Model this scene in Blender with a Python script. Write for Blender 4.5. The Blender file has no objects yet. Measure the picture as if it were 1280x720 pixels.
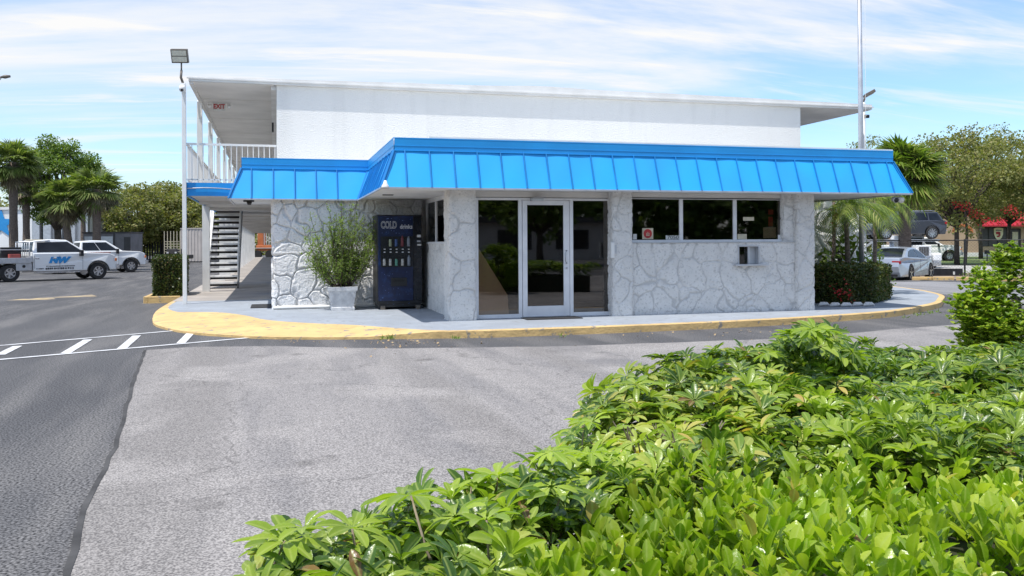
import bpy, math, random
import numpy as np
from mathutils import Vector, Matrix
random.seed(7)
RNG = np.random.default_rng(11)
SC = bpy.context.scene
COL = SC.collection
R = math.radians
# ------------------------------------------------------------------ camera model
CF, CYAW, CROLL, CHOR, CH = 1074.07, .2698, .0055, 303.5, 1.5
def _dir(px, py):
    a = px - 640; b = CHOR - py; cr, sr = math.cos(CROLL), math.sin(CROLL)
    u = a * cr + b * sr; v = -a * sr + b * cr
    c, s = math.cos(CYAW), math.sin(CYAW); r = u / CF
    return (r * c + s, -r * s + c, v / CF)
def onZ(px, py, z=0.0):
    d = _dir(px, py); k = (z - CH) / d[2]; return (d[0] * k, d[1] * k, z)
def onY(px, py, Y):
    d = _dir(px, py); k = Y / d[1]; return (d[0] * k, Y, CH + d[2] * k)
def onD(px, py, D):      # D = depth along the view axis
    d = _dir(px, py); return (d[0] * D, d[1] * D, CH + d[2] * D)
def sst(a, b, x):
    t = np.clip((x - a) / (b - a), 0, 1); return t * t * (3 - 2 * t)
def gz(Y): return -0.2 * float(sst(19, 36, Y))
def onG(px, py, dz=0.0):
    z = 0
    for i in range(12):
        p = onZ(px, py, z); z = gz(p[1])
    return (p[0], p[1], z + dz)
# ------------------------------------------------------------------ object helpers
def tag(o, label=None, cat=None, group=None, kind=None):
    if label: o['label'] = label
    if cat: o['category'] = cat
    if group: o['group'] = group
    if kind: o['kind'] = kind
    return o
def thing(name, label, cat, loc=(0, 0, 0), rz=0, group=None):
    o = bpy.data.objects.new(name, None); COL.objects.link(o)
    o.location = loc; o.rotation_euler = (0, 0, rz); o.empty_display_size = .2
    return tag(o, label, cat, group)
def link(name, me, parent=None):
    o = bpy.data.objects.new(name, me); COL.objects.link(o)
    if parent is not None: o.parent = parent
    return o
def rootloc(p):
    while p is not None and p.parent is not None: p = p.parent
    return Vector(p.location) if p is not None and p.type == 'EMPTY' else Vector((0, 0, 0))
def copy_tree(o, parent=None):
    c = o.copy(); COL.objects.link(c)
    if parent is not None: c.parent = parent
    for ch in list(o.children): copy_tree(ch, c)
    return c
class MB:
    def __init__(s): s.v = []; s.f = []
    def add(s, vs, fs):
        n = len(s.v); s.v += [tuple(p) for p in vs]; s.f += [tuple(i + n for i in q) for q in fs]; return s
    def box(s, x0, x1, y0, y1, z0, z1):
        return s.add([(x0,y0,z0),(x1,y0,z0),(x1,y1,z0),(x0,y1,z0),(x0,y0,z1),(x1,y0,z1),(x1,y1,z1),(x0,y1,z1)],
                     [(0,3,2,1),(4,5,6,7),(0,1,5,4),(1,2,6,5),(2,3,7,6),(3,0,4,7)])
    def tube(s, pts, r, n=8, cap=True):
        P = [Vector(p) for p in pts]; rr = r if isinstance(r, (list, tuple)) else [r] * len(P)
        vs = []; fs = []
        up = None
        for i, p in enumerate(P):
            t = (P[min(i + 1, len(P) - 1)] - P[max(i - 1, 0)]).normalized()
            if up is None:
                up = Vector((0, 0, 1)) if abs(t.z) < .9 else Vector((1, 0, 0))
            a = t.cross(up).normalized(); b = a.cross(t).normalized(); up = b
            for k in range(n):
                an = 2 * math.pi * k / n
                vs.append(p + (a * math.cos(an) + b * math.sin(an)) * rr[i])
        for i in range(len(P) - 1):
            for k in range(n):
                fs.append((i*n+k, i*n+(k+1)%n, (i+1)*n+(k+1)%n, (i+1)*n+k))
        if cap:
            fs.append(tuple(range(n))[::-1]); fs.append(tuple((len(P)-1)*n + k for k in range(n)))
        return s.add(vs, fs)
    def bar(s, a, b, w, h, up=(0, 0, 1)):     # rectangular bar from a to b
        a = Vector(a); b = Vector(b); t = (b - a).normalized(); u = Vector(up)
        if abs(t.dot(u)) > .98: u = Vector((0, 1, 0))
        sd = t.cross(u).normalized(); u = sd.cross(t).normalized()
        vs = [p + sd * sx * w / 2 + u * sz * h / 2 for p in (a, b) for sx, sz in ((-1,-1),(1,-1),(1,1),(-1,1))]
        return s.add(vs, [(0,1,2,3),(7,6,5,4),(0,4,5,1),(1,5,6,2),(2,6,7,3),(3,7,4,0)])
    def prism(s, poly, axis, a, b):            # poly 2D, extruded on axis ('x','y','z') from a to b
        n = len(poly)
        def P(q, t): return {'x': (t, q[0], q[1]), 'y': (q[0], t, q[1]), 'z': (q[0], q[1], t)}[axis]
        vs = [P(q, a) for q in poly] + [P(q, b) for q in poly]
        fs = [tuple(range(n))[::-1], tuple(range(n, 2*n))] + [(i, (i+1)%n, n+(i+1)%n, n+i) for i in range(n)]
        return s.add(vs, fs)
    def quad(s, *p): return s.add(p, [tuple(range(len(p)))])
    def build(s, name, mat, parent=None, smooth=False, bevel=0, seg=2, local=False, fix=True):
        off = Vector((0, 0, 0)) if local else rootloc(parent)
        me = bpy.data.meshes.new(name)
        me.from_pydata([(p[0]-off.x, p[1]-off.y, p[2]-off.z) for p in s.v], [], s.f)
        me.materials.append(mat)
        if fix:
            import bmesh
            bm = bmesh.new(); bm.from_mesh(me); bmesh.ops.recalc_face_normals(bm, faces=bm.faces); bm.to_mesh(me); bm.free()
        if smooth:
            me.polygons.foreach_set('use_smooth', [True] * len(me.polygons))
        o = link(name, me, parent)
        if bevel:
            m = o.modifiers.new('bevel', 'BEVEL'); m.width = bevel; m.segments = seg; m.limit_method = 'ANGLE'; m.angle_limit = R(35)
        return o
def np_mesh(name, V, F, mat, parent=None, smooth=False):
    """V (n,3) array, F (m,k) array of equal-size faces."""
    off = rootloc(parent); V = V - np.array(off)
    me = bpy.data.meshes.new(name); m, k = F.shape
    me.vertices.add(len(V)); me.vertices.foreach_set('co', V.astype(np.float32).ravel())
    me.loops.add(m * k); me.loops.foreach_set('vertex_index', F.astype(np.int32).ravel())
    me.polygons.add(m); me.polygons.foreach_set('loop_start', np.arange(0, m*k, k, dtype=np.int32))
    me.polygons.foreach_set('loop_total', np.full(m, k, dtype=np.int32))
    if smooth: me.polygons.foreach_set('use_smooth', np.ones(m, dtype=bool))
    me.update(calc_edges=True); me.validate()
    me.materials.append(mat)
    return link(name, me, parent)
# ------------------------------------------------------------------ numpy noise
def _h(ix, iy, iz, k):
    n = (ix.astype(np.int64) * 374761393 + iy.astype(np.int64) * 668265263 + iz.astype(np.int64) * 2147483647 + k * 1274126177) & 0xffffffff
    n = ((n ^ (n >> 13)) * 1274126177) & 0xffffffff
    n = ((n ^ (n >> 16)) * 2246822519) & 0xffffffff
    return ((n ^ (n >> 15)) & 0xffffff) / float(0xffffff)
def vnoise(P, k=0):
    i = np.floor(P); f = P - i; f = f * f * (3 - 2 * f); i = i.astype(np.int64); out = 0
    for dx in (0, 1):
        for dy in (0, 1):
            for dz in (0, 1):
                w = (f[:,0] if dx else 1-f[:,0]) * (f[:,1] if dy else 1-f[:,1]) * (f[:,2] if dz else 1-f[:,2])
                out = out + w * _h(i[:,0]+dx, i[:,1]+dy, i[:,2]+dz, k)
    return out
def fbm(P, o=4, k=0):
    a = .5; s = 0; t = 0
    for j in range(o): s = s + a * vnoise(P * 2**j, k + j); t += a; a *= .5
    return s / t
def voro(P, k=0):
    i = np.floor(P).astype(np.int64)
    d1 = np.full(len(P), 9.); d2 = np.full(len(P), 9.); cid = np.zeros(len(P))
    for dx in (-1, 0, 1):
        for dy in (-1, 0, 1):
            for dz in (-1, 0, 1):
                j = i + np.array([dx, dy, dz])
                q = np.stack([j[:,a] + .12 + .76 * _h(j[:,0], j[:,1], j[:,2], k + 5 + a) for a in range(3)], 1)
                d = np.linalg.norm(P - q, axis=1); c = _h(j[:,0], j[:,1], j[:,2], k + 9)
                m = d < d1
                d2 = np.where(m, d1, np.minimum(d2, d)); cid = np.where(m, c, cid); d1 = np.where(m, d, d1)
    return d1, d2, cid
# ------------------------------------------------------------------ materials
def newmat(name):
    m = bpy.data.materials.new(name); m.use_nodes = True; nt = m.node_tree; nt.nodes.clear()
    o = nt.nodes.new('ShaderNodeOutputMaterial'); b = nt.nodes.new('ShaderNodeBsdfPrincipled')
    nt.links.new(b.outputs[0], o.inputs[0]); return m, nt, b, o
def N(nt, t, **kw):
    n = nt.nodes.new('ShaderNode' + t)
    for k, v in kw.items():
        if k.startswith('i_'):
            n.inputs[k[2:].replace('_', ' ')].default_value = v
        else: setattr(n, k, v)
    return n
def c4(c): return (c[0], c[1], c[2], 1)
def noise_fac(nt, scale, lo=.35, hi=.65, detail=4, coord='Object', stretch=None, dist=0):
    tc = N(nt, 'TexCoord'); src = tc.outputs[coord]
    if stretch:
        mp = N(nt, 'Mapping'); mp.inputs['Scale'].default_value = stretch; nt.links.new(src, mp.inputs[0]); src = mp.outputs[0]
    n = N(nt, 'TexNoise'); n.inputs['Scale'].default_value = scale; n.inputs['Detail'].default_value = detail
    n.inputs['Distortion'].default_value = dist
    nt.links.new(src, n.inputs['Vector'])
    mr = N(nt, 'MapRange'); mr.inputs['From Min'].default_value = lo; mr.inputs['From Max'].default_value = hi
    nt.links.new(n.outputs['Fac'], mr.inputs['Value']); return mr.outputs[0]
def mixc(nt, fac, a, b, mode='MIX'):
    m = N(nt, 'Mix', data_type='RGBA', blend_type=mode)
    for s, v in ((m.inputs[0], fac), (m.inputs[6], a), (m.inputs[7], b)):
        if isinstance(v, bpy.types.NodeSocket): nt.links.new(v, s)
        elif isinstance(v, (int, float)): s.default_value = v
        else: s.default_value = c4(v)
    return m.outputs[2]
def bump(nt, b, fac, strength=.3, dist=.01):
    bp = N(nt, 'Bump'); bp.inputs['Strength'].default_value = strength; bp.inputs['Distance'].default_value = dist
    nt.links.new(fac, bp.inputs['Height']); nt.links.new(bp.outputs[0], b.inputs['Normal']); return bp
def mat(name, c1, c2=None, scale=3, rough=.6, metal=0, bs=0, bscale=60, bd=.004, spec=.5, stretch=None, lo=.35, hi=.65):
    m, nt, b, o = newmat(name)
    b.inputs['Roughness'].default_value = rough; b.inputs['Metallic'].default_value = metal
    b.inputs['Specular IOR Level'].default_value = spec
    if c2 is None: c2 = tuple(x * .8 for x in c1)
    nt.links.new(mixc(nt, noise_fac(nt, scale, lo, hi, stretch=stretch), c1, c2), b.inputs['Base Color'])
    if bs: bump(nt, b, noise_fac(nt, bscale, .3, .7), bs, bd)
    return m
def leafmat(name, cols, rough=.45, trans=.35, spec=.4, rib=False):
    """cols: list of (pos, colour), picked per leaf"""
    m, nt, b, o = newmat(name)
    g = N(nt, 'NewGeometry'); cr = N(nt, 'ValToRGB'); nt.links.new(g.outputs['Random Per Island'], cr.inputs[0])
    e = cr.color_ramp.elements
    while len(e) < len(cols): e.new(.5)
    for i, (p, c) in enumerate(cols): e[i].position = p; e[i].color = c4(c)
    nf = noise_fac(nt, 1.1, .3, .7, 3)
    dk = mixc(nt, nf, (.62, .66, .6), (1.12, 1.12, 1.05)); colr = mixc(nt, 1.0, cr.outputs[0], dk, 'MULTIPLY')
    nt.links.new(colr, b.inputs['Base Color']); b.inputs['Roughness'].default_value = rough
    b.inputs['Specular IOR Level'].default_value = spec
    if rib:
        at = N(nt, 'Attribute', attribute_name='rib'); mr = N(nt, 'MapRange'); mr.inputs['From Min'].default_value = 0; mr.inputs['From Max'].default_value = .28; mr.inputs['To Min'].default_value = .45; mr.inputs['To Max'].default_value = 0
        nt.links.new(at.outputs['Fac'], mr.inputs['Value']); colr = mixc(nt, mr.outputs[0], colr, (.50, .56, .16)); nt.links.new(colr, b.inputs['Base Color'])
        bump(nt, b, noise_fac(nt, 120, .3, .7, 2), .25, .002)
    if trans:
        t = N(nt, 'BsdfTranslucent'); nt.links.new(mixc(nt, 1.0, colr, (1.5, 1.7, .6), 'MULTIPLY'), t.inputs[0])
        ms = N(nt, 'MixShader'); ms.inputs[0].default_value = trans
        nt.links.new(b.outputs[0], ms.inputs[1]); nt.links.new(t.outputs[0], ms.inputs[2]); nt.links.new(ms.outputs[0], o.inputs[0])
    return m
def asphalt(name, ca, cb, stain, agg=.55, streak=None, grain=85):
    m, nt, b, o = newmat(name)
    base = mixc(nt, noise_fac(nt, .55, .3, .7, 6, stretch=(1, .28, 1)), ca, cb)
    base = mixc(nt, noise_fac(nt, 1.7, .46, .74, 5, stretch=(1, .14, 1), dist=.35), base, stain)
    if streak:
        base = mixc(nt, noise_fac(nt, .8, .50, .60, 2, stretch=streak, dist=.15), base, tuple(x * .74 for x in ca))
        base = mixc(nt, noise_fac(nt, 1.1, .52, .66, 2, stretch=(.6, .6, 1), dist=.3), base, tuple(x * 1.03 for x in ca))
        vc = N(nt, 'TexVoronoi', feature='DISTANCE_TO_EDGE'); vc.inputs['Scale'].default_value = .30; tcc = N(nt, 'TexCoord'); nz = N(nt, 'TexNoise'); nz.inputs['Scale'].default_value = 1.6; nz.inputs['Detail'].default_value = 6
        nt.links.new(tcc.outputs['Object'], nz.inputs['Vector']); vm_ = N(nt, 'VectorMath', operation='MULTIPLY_ADD'); vm_.inputs[1].default_value = (.9, .9, .9); nt.links.new(nz.outputs['Color'], vm_.inputs[0]); nt.links.new(tcc.outputs['Object'], vm_.inputs[2]); nt.links.new(vm_.outputs[0], vc.inputs['Vector'])
        mrc = N(nt, 'MapRange'); mrc.inputs['From Min'].default_value = .0015; mrc.inputs['From Max'].default_value = .005; mrc.inputs['To Min'].default_value = .55; mrc.inputs['To Max'].default_value = 0; nt.links.new(vc.outputs['Distance'], mrc.inputs['Value'])
        base = mixc(nt, mrc.outputs[0], base, tuple(x * .45 for x in ca))
        base = mixc(nt, noise_fac(nt, 1.3, .64, .72, 5, dist=.2), base, tuple(x * .55 for x in ca))
    sp = noise_fac(nt, grain, .36, .64, 3)
    base = mixc(nt, sp, mixc(nt, 1.0, base, (1-agg,)*3, 'MULTIPLY'), mixc(nt, 1.0, base, (1+agg, 1+agg, 1+agg*.95), 'MULTIPLY'))
    nt.links.new(base, b.inputs['Base Color']); b.inputs['Roughness'].default_value = .85; b.inputs['Specular IOR Level'].default_value = .3
    bump(nt, b, noise_fac(nt, 90, .3, .7, 3), .25, .004)
    return m
def glassmat(name, tint=(.35, .36, .36), refl=.09):
    m, nt, b, o = newmat(name); nt.nodes.remove(b)
    tr = N(nt, 'BsdfTransparent'); tr.inputs[0].default_value = c4(tint)
    gl = N(nt, 'BsdfGlossy'); gl.inputs['Roughness'].default_value = .02; gl.inputs[0].default_value = (.9, .92, .95, 1)
    fr = N(nt, 'Fresnel'); fr.inputs[0].default_value = 1.5
    mt = N(nt, 'Math', operation='ADD'); mt.inputs[1].default_value = refl - .04; nt.links.new(fr.outputs[0], mt.inputs[0])
    ms = N(nt, 'MixShader'); nt.links.new(mt.outputs[0], ms.inputs[0]); nt.links.new(tr.outputs[0], ms.inputs[1]); nt.links.new(gl.outputs[0], ms.inputs[2])
    nt.links.new(ms.outputs[0], o.inputs[0]); return m
M = {}
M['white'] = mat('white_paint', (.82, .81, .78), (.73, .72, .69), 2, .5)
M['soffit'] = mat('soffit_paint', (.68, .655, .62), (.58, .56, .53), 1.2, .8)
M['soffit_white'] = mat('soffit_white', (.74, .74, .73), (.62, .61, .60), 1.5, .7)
M['stucco'] = mat('stucco', (.86, .86, .855), (.79, .79, .78), .5, .9, bs=.5, bscale=40, bd=.006, spec=.2)
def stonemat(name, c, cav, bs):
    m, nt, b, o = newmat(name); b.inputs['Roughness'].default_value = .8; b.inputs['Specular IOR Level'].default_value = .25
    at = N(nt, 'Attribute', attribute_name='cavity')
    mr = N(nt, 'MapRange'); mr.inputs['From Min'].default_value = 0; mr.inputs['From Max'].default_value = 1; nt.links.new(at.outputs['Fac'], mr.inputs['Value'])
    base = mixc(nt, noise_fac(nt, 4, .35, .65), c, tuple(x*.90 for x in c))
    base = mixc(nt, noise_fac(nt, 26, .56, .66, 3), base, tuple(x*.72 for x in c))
    nt.links.new(mixc(nt, mr.outputs[0], base, cav), b.inputs['Base Color'])  # grooves tinted darker: occlusion shade put into the colour, plus paint dirt
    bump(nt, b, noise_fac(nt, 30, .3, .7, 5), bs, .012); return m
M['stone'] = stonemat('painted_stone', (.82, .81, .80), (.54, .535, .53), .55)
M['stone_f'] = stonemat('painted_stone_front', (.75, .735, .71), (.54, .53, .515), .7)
M['blue'] = mat('blue_metal', (.024, .40, .84), (.03, .35, .76), .7, .45, spec=.4)
M['seam'] = mat('blue_seam_shade', (.010, .23, .58), None, 2, .5)  # darker than the panels: the ribs' shadow is put into their colour
M['blue_d'] = mat('blue_fascia', (.016, .32, .74), (.014, .27, .64), 1.2, .42)
def streaked(name, c1, c2, amt=.5):
    m, nt, b, o = newmat(name); b.inputs['Roughness'].default_value = .9; b.inputs['Specular IOR Level'].default_value = .2
    base = mixc(nt, noise_fac(nt, .5, .3, .7, 5), c1, c2)
    base = mixc(nt, noise_fac(nt, 1.4, .52, .75, 5, stretch=(2.2, 2.2, .25)), base, tuple(x*.955 for x in c2))
    nt.links.new(base, b.inputs['Base Color']); bump(nt, b, noise_fac(nt, 34, .3, .7, 6), .8, .008); return m
M['stucco_u'] = streaked('upper_stucco', (.86, .85, .815), (.82, .81, .775))
def worn(name, c, chip, dirt):
    m, nt, b, o = newmat(name); b.inputs['Roughness'].default_value = .8
    base = mixc(nt, noise_fac(nt, 1.3, .35, .65), c, tuple(x*.84 for x in c))
    base = mixc(nt, noise_fac(nt, 3.5, .50, .72, 5), base, dirt)
    base = mixc(nt, noise_fac(nt, 7, .615, .65, 6, dist=.4), base, chip)
    nt.links.new(base, b.inputs['Base Color']); bump(nt, b, noise_fac(nt, 24, .3, .7, 5), .6, .008); return m
M['gravel'] = mat('flat_roof_membrane', (.7, .7, .69), (.5, .5, .49), 2, .9)
M['frame'] = mat('window_frame_white', (.78, .78, .79), (.68, .68, .70), 4, .35)
M['glass'] = glassmat('tinted_glass', (.72, .68, .63), .08)
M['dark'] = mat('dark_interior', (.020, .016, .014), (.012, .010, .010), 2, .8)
M['black'] = mat('black_plastic', (.012, .012, .014), (.02, .02, .022), 5, .4)
M['rubber'] = mat('rubber', (.02, .02, .02), (.032, .03, .03), 12, .85)
M['metal'] = mat('grey_metal', (.55, .56, .58), (.42, .43, .45), 6, .35, metal=.9)
M['alu'] = mat('aluminium', (.60, .61, .63), (.5, .51, .53), 5, .42, metal=.6)
M['side_paint'] = worn('blue_grey_floor_paint', (.335, .365, .405), (.25, .265, .28), (.28, .305, .34))
M['conc'] = mat('walkway_concrete', (.40, .36, .32), (.30, .27, .245), 1.6, .85, bs=.2, bscale=40)
M['yellow'] = worn('yellow_kerb_paint', (.70, .48, .205), (.30, .26, .21), (.50, .34, .15))
M['line'] = mat('white_line_paint', (.66, .66, .66), (.38, .38, .39), 4.5, .8, bs=.3, bscale=80, lo=.45, hi=.75)
M['yline'] = mat('worn_yellow_paint', (.50, .37, .18), (.20, .18, .16), 2.5, .85)
M['asph_d'] = asphalt('asphalt_dark', (.070, .069, .073), (.108, .105, .107), (.150, .143, .140), .8, grain=60)
M['asph_l'] = asphalt('asphalt_light', (.285, .265, .252), (.232, .217, .210), (.165, .157, .157), .50, streak=(1.2, .05, 1))
M['asph_m'] = asphalt('asphalt_road', (.27, .265, .27), (.22, .215, .22), (.17, .17, .175), .3)
M['seal'] = mat('crack_sealer', (.055, .054, .054), (.10, .098, .097), 3, .95, spec=.1)
M['bark'] = mat('bark', (.12, .095, .075), (.07, .055, .045), 7, .95, bs=.9, bscale=18, bd=.03)
M['palmbark'] = mat('palm_bark', (.20, .155, .125), (.11, .085, .07), 9, .95, bs=.9, bscale=12, bd=.03, stretch=(1, 1, 3))
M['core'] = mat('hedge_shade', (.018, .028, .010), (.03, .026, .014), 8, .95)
# ------------------------------------------------------------------ world, sun, camera
SUNV = Vector((-.33, -.20, 1)).normalized()
w = bpy.data.worlds.new('World'); SC.world = w; w.use_nodes = True; nt = w.node_tree; nt.nodes.clear()
out = N(nt, 'OutputWorld'); bg = N(nt, 'Background'); nt.links.new(bg.outputs[0], out.inputs[0])
sky = N(nt, 'TexSky', sky_type='NISHITA'); sky.sun_disc = False
sky.sun_elevation = math.asin(SUNV.z); sky.sun_rotation = math.atan2(SUNV.x, SUNV.y)
sky.air_density = 1.0; sky.dust_density = .6; sky.ozone_density = 1.2
bg.inputs['Strength'].default_value = .15
tc = N(nt, 'TexCoord'); sx = N(nt, 'SeparateXYZ'); nt.links.new(tc.outputs['Generated'], sx.inputs[0])
def mth(op, a, b=None, c=None):
    m = N(nt, 'Math', operation=op)
    for i, v in enumerate((a, b, c)):
        if v is None: continue
        if isinstance(v, bpy.types.NodeSocket): nt.links.new(v, m.inputs[i])
        else: m.inputs[i].default_value = v
    return m.outputs[0]
zz = mth('ADD', mth('MAXIMUM', sx.outputs[2], 0), .12)
cx = N(nt, 'CombineXYZ'); nt.links.new(mth('DIVIDE', sx.outputs[0], zz), cx.inputs[0]); nt.links.new(mth('DIVIDE', sx.outputs[1], zz), cx.inputs[1])
def cloud(scale, sc, rot, lo, hi, det=9, dist=.35, loc=(0, 0, 0), rough=.6):
    mp = N(nt, 'Mapping'); mp.inputs['Scale'].default_value = sc; mp.inputs['Rotation'].default_value = (0, 0, rot); mp.inputs['Location'].default_value = loc
    nt.links.new(cx.outputs[0], mp.inputs[0])
    n = N(nt, 'TexNoise'); n.inputs['Scale'].default_value = scale; n.inputs['Detail'].default_value = det
    n.inputs['Roughness'].default_value = rough; n.inputs['Distortion'].default_value = dist; nt.links.new(mp.outputs[0], n.inputs['Vector'])
    mr = N(nt, 'MapRange', interpolation_type='SMOOTHSTEP'); mr.inputs['From Min'].default_value = lo; mr.inputs['From Max'].default_value = hi
    nt.links.new(n.outputs['Fac'], mr.inputs['Value']); return mr.outputs[0]
c1 = cloud(.50, (.42, 1.15, 1), .22, .46, .66, loc=(7.7, 1.2, 0), dist=.7)
c2 = cloud(1.5, (.28, 1.7, 1), .42, .50, .74, dist=1.4, loc=(5.1, 2, 0))
c3 = cloud(.9, (.8, 1.2, 1), .1, .35, .75, dist=.6, loc=(1.1, 7, 0))
ca = mth('MINIMUM', mth('ADD', mth('ADD', mth('MULTIPLY', c1, .85), mth('MULTIPLY', c2, .6)), mth('MULTIPLY', c3, .22)), 1.0)
hz = mth('MULTIPLY', mth('SUBTRACT', 1.0, mth('MINIMUM', mth('MULTIPLY', mth('MAXIMUM', sx.outputs[2], 0), 9.0), 1.0)), .30)
ca = mth('MINIMUM', mth('ADD', ca, hz), 1.0)
skyb = mixc(nt, 1.0, sky.outputs[0], (1.06, 1.27, 1.46), 'MULTIPLY')
cm = mixc(nt, ca, skyb, (6.5, 6.5, 6.5))
nt.links.new(cm, bg.inputs['Color'])
sd = bpy.data.lights.new('sun', 'SUN'); sd.energy = 5.0; sd.angle = R(.53); sd.color = (1, .965, .91)
so = bpy.data.objects.new('sun', sd); COL.objects.link(so); so.rotation_euler = SUNV.to_track_quat('Z', 'Y').to_euler(); so.location = (-10, -6, 30)
cd = bpy.data.cameras.new('camera'); cam = bpy.data.objects.new('camera', cd); COL.objects.link(cam); SC.camera = cam
cd.sensor_width = 36; cd.lens = CF / 1280 * 36; cd.shift_y = -(360 - CHOR) / 1280; cd.clip_end = 5000; cd.clip_start = .05
fw = Vector((math.sin(CYAW), math.cos(CYAW), 0)); rt = Vector((math.cos(CYAW), -math.sin(CYAW), 0)); up = Vector((0, 0, 1))
cr_, sr_ = math.cos(CROLL), math.sin(CROLL)
# image right / up axes expressed in the world (roll about the view axis)
ir = rt * cr_ - up * sr_; iu = rt * sr_ + up * cr_
cam.matrix_world = Matrix(((ir.x, iu.x, -fw.x, 0), (ir.y, iu.y, -fw.y, 0), (ir.z, iu.z, -fw.z, CH), (0, 0, 0, 1)))
SC.view_settings.view_transform = 'Standard'; SC.view_settings.look = 'None'; SC.view_settings.exposure = 0
SC.cycles.max_bounces = 8; SC.cycles.transparent_max_bounces = 16

# ------------------------------------------------------------------ ground
def struct(name, mb, m, **k): return tag(mb.build(name, m, None, **k), kind='structure')
ys = [-400, -60, 0, 10, 19] + [19 + 17 * i / 14 for i in range(1, 15)] + [60, 120, 400, 2500]
g = MB(); xs = [-2500, -200, -40, 0, 20, 60, 200, 2500]
for y in ys:
    for x in xs: g.v.append((x, y, gz(y)))
nx = len(xs)
g.f = [(j*nx+i, j*nx+i+1, (j+1)*nx+i+1, (j+1)*nx+i) for j in range(len(ys)-1) for i in range(nx-1)]
struct('ground', g, M['asph_d'])
def sheet(name, lo, hi, m, dz=.004, rows=10):
    """lo / hi: pixel polylines (same length) lying on the ground; a sheet between them"""
    a = [onG(*p) for p in lo]; b = [onG(*p) for p in hi]; mb = MB(); n = len(a)
    for r in range(rows + 1):
        t = r / rows
        for p, q in zip(a, b):
            x = p[0] + (q[0]-p[0]) * t; y = p[1] + (q[1]-p[1]) * t; mb.v.append((x, y, gz(y) + dz))
    mb.f = [(r*n+i, r*n+i+1, (r+1)*n+i+1, (r+1)*n+i) for r in range(rows) for i in range(n-1)]
    return struct(name, mb, m)
# the old light resurfaced patch in front of the office (ragged edge), everything on z = 0
def ragged(pts, step=.12, amp=.035):
    o = []
    for a, b in zip(pts[:-1], pts[1:]):
        a = Vector(a[:2]); b = Vector(b[:2]); L = (b - a).length; n = max(2, int(L / step)); nn = (b - a).orthogonal().normalized()
        for i in range(n): o.append(a + (b - a) * i / n + nn * random.uniform(-amp, amp))
    o.append(Vector(pts[-1][:2])); return o
left = ragged([onZ(*p) for p in [(182, 438), (170, 470), (155, 520), (143, 560), (105, 640), (85, 718)]] + [(-.6, 2.0), (-.5, -6)], .3, .010)
top = ragged([onZ(*p) for p in [(182, 438), (240, 434), (330, 433), (500, 436), (700, 433), (850, 428), (960, 424), (1060, 417), (1150, 409), (1280, 400)]], .3, .03)
poly = [(p.x, p.y) for p in left[::-1]] + [(p.x, p.y) for p in top[1:]] + [(40, 18), (40, -6)]
mb = MB(); mb.quad(*[(x, y, .004) for x, y in poly]); struct('asphalt_patch', mb, M['asph_l'])
mb = MB()
for i in range(len(left) - 1):
    w1 = .012 + .012 * random.random()
    a, b = left[i], left[i+1]
    mb.quad((a.x - w1, a.y, .008), (a.x + .018, a.y, .008), (b.x + .018, b.y, .008), (b.x - w1, b.y, .008))
struct('crack_seal', mb, M['seal'])
sheet('far_drive', [(1112, 361), (1160, 365), (1230, 375), (1330, 392)], [(1108, 352.5), (1165, 352), (1230, 354), (1330, 358)], M['asph_m'])
# sidewalk and kerb
def catmull(P, n=8):
    o = []; P = [Vector(p) for p in P]
    for i in range(len(P) - 1):
        p0, p1, p2, p3 = P[max(i-1, 0)], P[i], P[i+1], P[min(i+2, len(P)-1)]
        for k in range(n):
            t = k / n; o.append(.5 * ((2*p1) + (p2-p0)*t + (2*p0-5*p1+4*p2-p3)*t*t + (3*p1-p0-3*p2+p3)*t**3))
    o.append(P[-1]); return o
outer_c = [(-2.42, 24.2), (-2.42, 20), (-2.3, 18.0), (-2.0, 16.6), (-1.45, 15.43), (-.9, 14.75), (-.17, 14.15), (.6, 13.8), (1.38, 13.58), (2.4, 13.35), (3.6, 13.2),
         (6.2, 13.25), (8.26, 13.46), (10.28, 13.85), (11.7, 14.3), (12.9, 14.98), (14.2, 15.85), (15.22, 16.85), (16.2, 17.9), (16.9, 19), (17.6, 20.5), (18.1, 22.3), (18.2, 24.5), (17.6, 27), (17.4, 30)]
inner_c = [(-2.30, 24.2), (-2.28, 20.5), (-1.95, 18.9)] + [onZ(*p, .12)[:2] for p in [(238, 390), (275, 390.5), (305, 394), (335, 400), (390, 404), (440, 406)]]
# inner offset elsewhere
oc = [Vector(p) for p in outer_c]
for i in range(9, len(oc)):
    t = (oc[min(i+1, len(oc)-1)] - oc[i-1]).normalized(); nrm = Vector((-t.y, t.x))
    inner_c.append(tuple(oc[i] + nrm * .13))
inner_c[9] = (inner_c[9][0], inner_c[9][1] + .03)
outer = catmull(outer_c); inner = catmull(inner_c)
mb = MB(); n = len(outer)
for i in range(n):
    k = i / 8; h = .12 if k >= 9 else (.05 if 2 < k < 8 else .05 + .07 * min(1, abs(k - (2 if k <= 2 else 8))))
    o_, i_ = outer[i], inner[i]; d = (i_ - o_)
    e = random.uniform(-.006, .006)
    mb.v += [(o_.x, o_.y + e, -.25), (o_.x + e, o_.y + e, h - .012), (o_.x + d.x * .12, o_.y + d.y * .12, h + (.12 - h) * .12), (i_.x, i_.y, .120)]
for i in range(n - 1):
    for k in range(3): mb.f.append((i*4+k, (i+1)*4+k, (i+1)*4+k+1, i*4+k+1))
struct('kerb', mb, M['yellow'])
mb = MB(); poly = [(p.x, p.y) for p in inner]
cut = 22.3
pl = [p for p in poly if p[1] <= cut + .01 or p[0] > 10]
mb.prism([(-2.29, cut)] + [p for p in pl if not (p[0] < 0 and p[1] > cut)] + [(17.3, 40), (14.7, 40), (14.7, cut)], 'z', -.3, .120); struct('sidewalk', mb, M['side_paint'])
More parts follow.
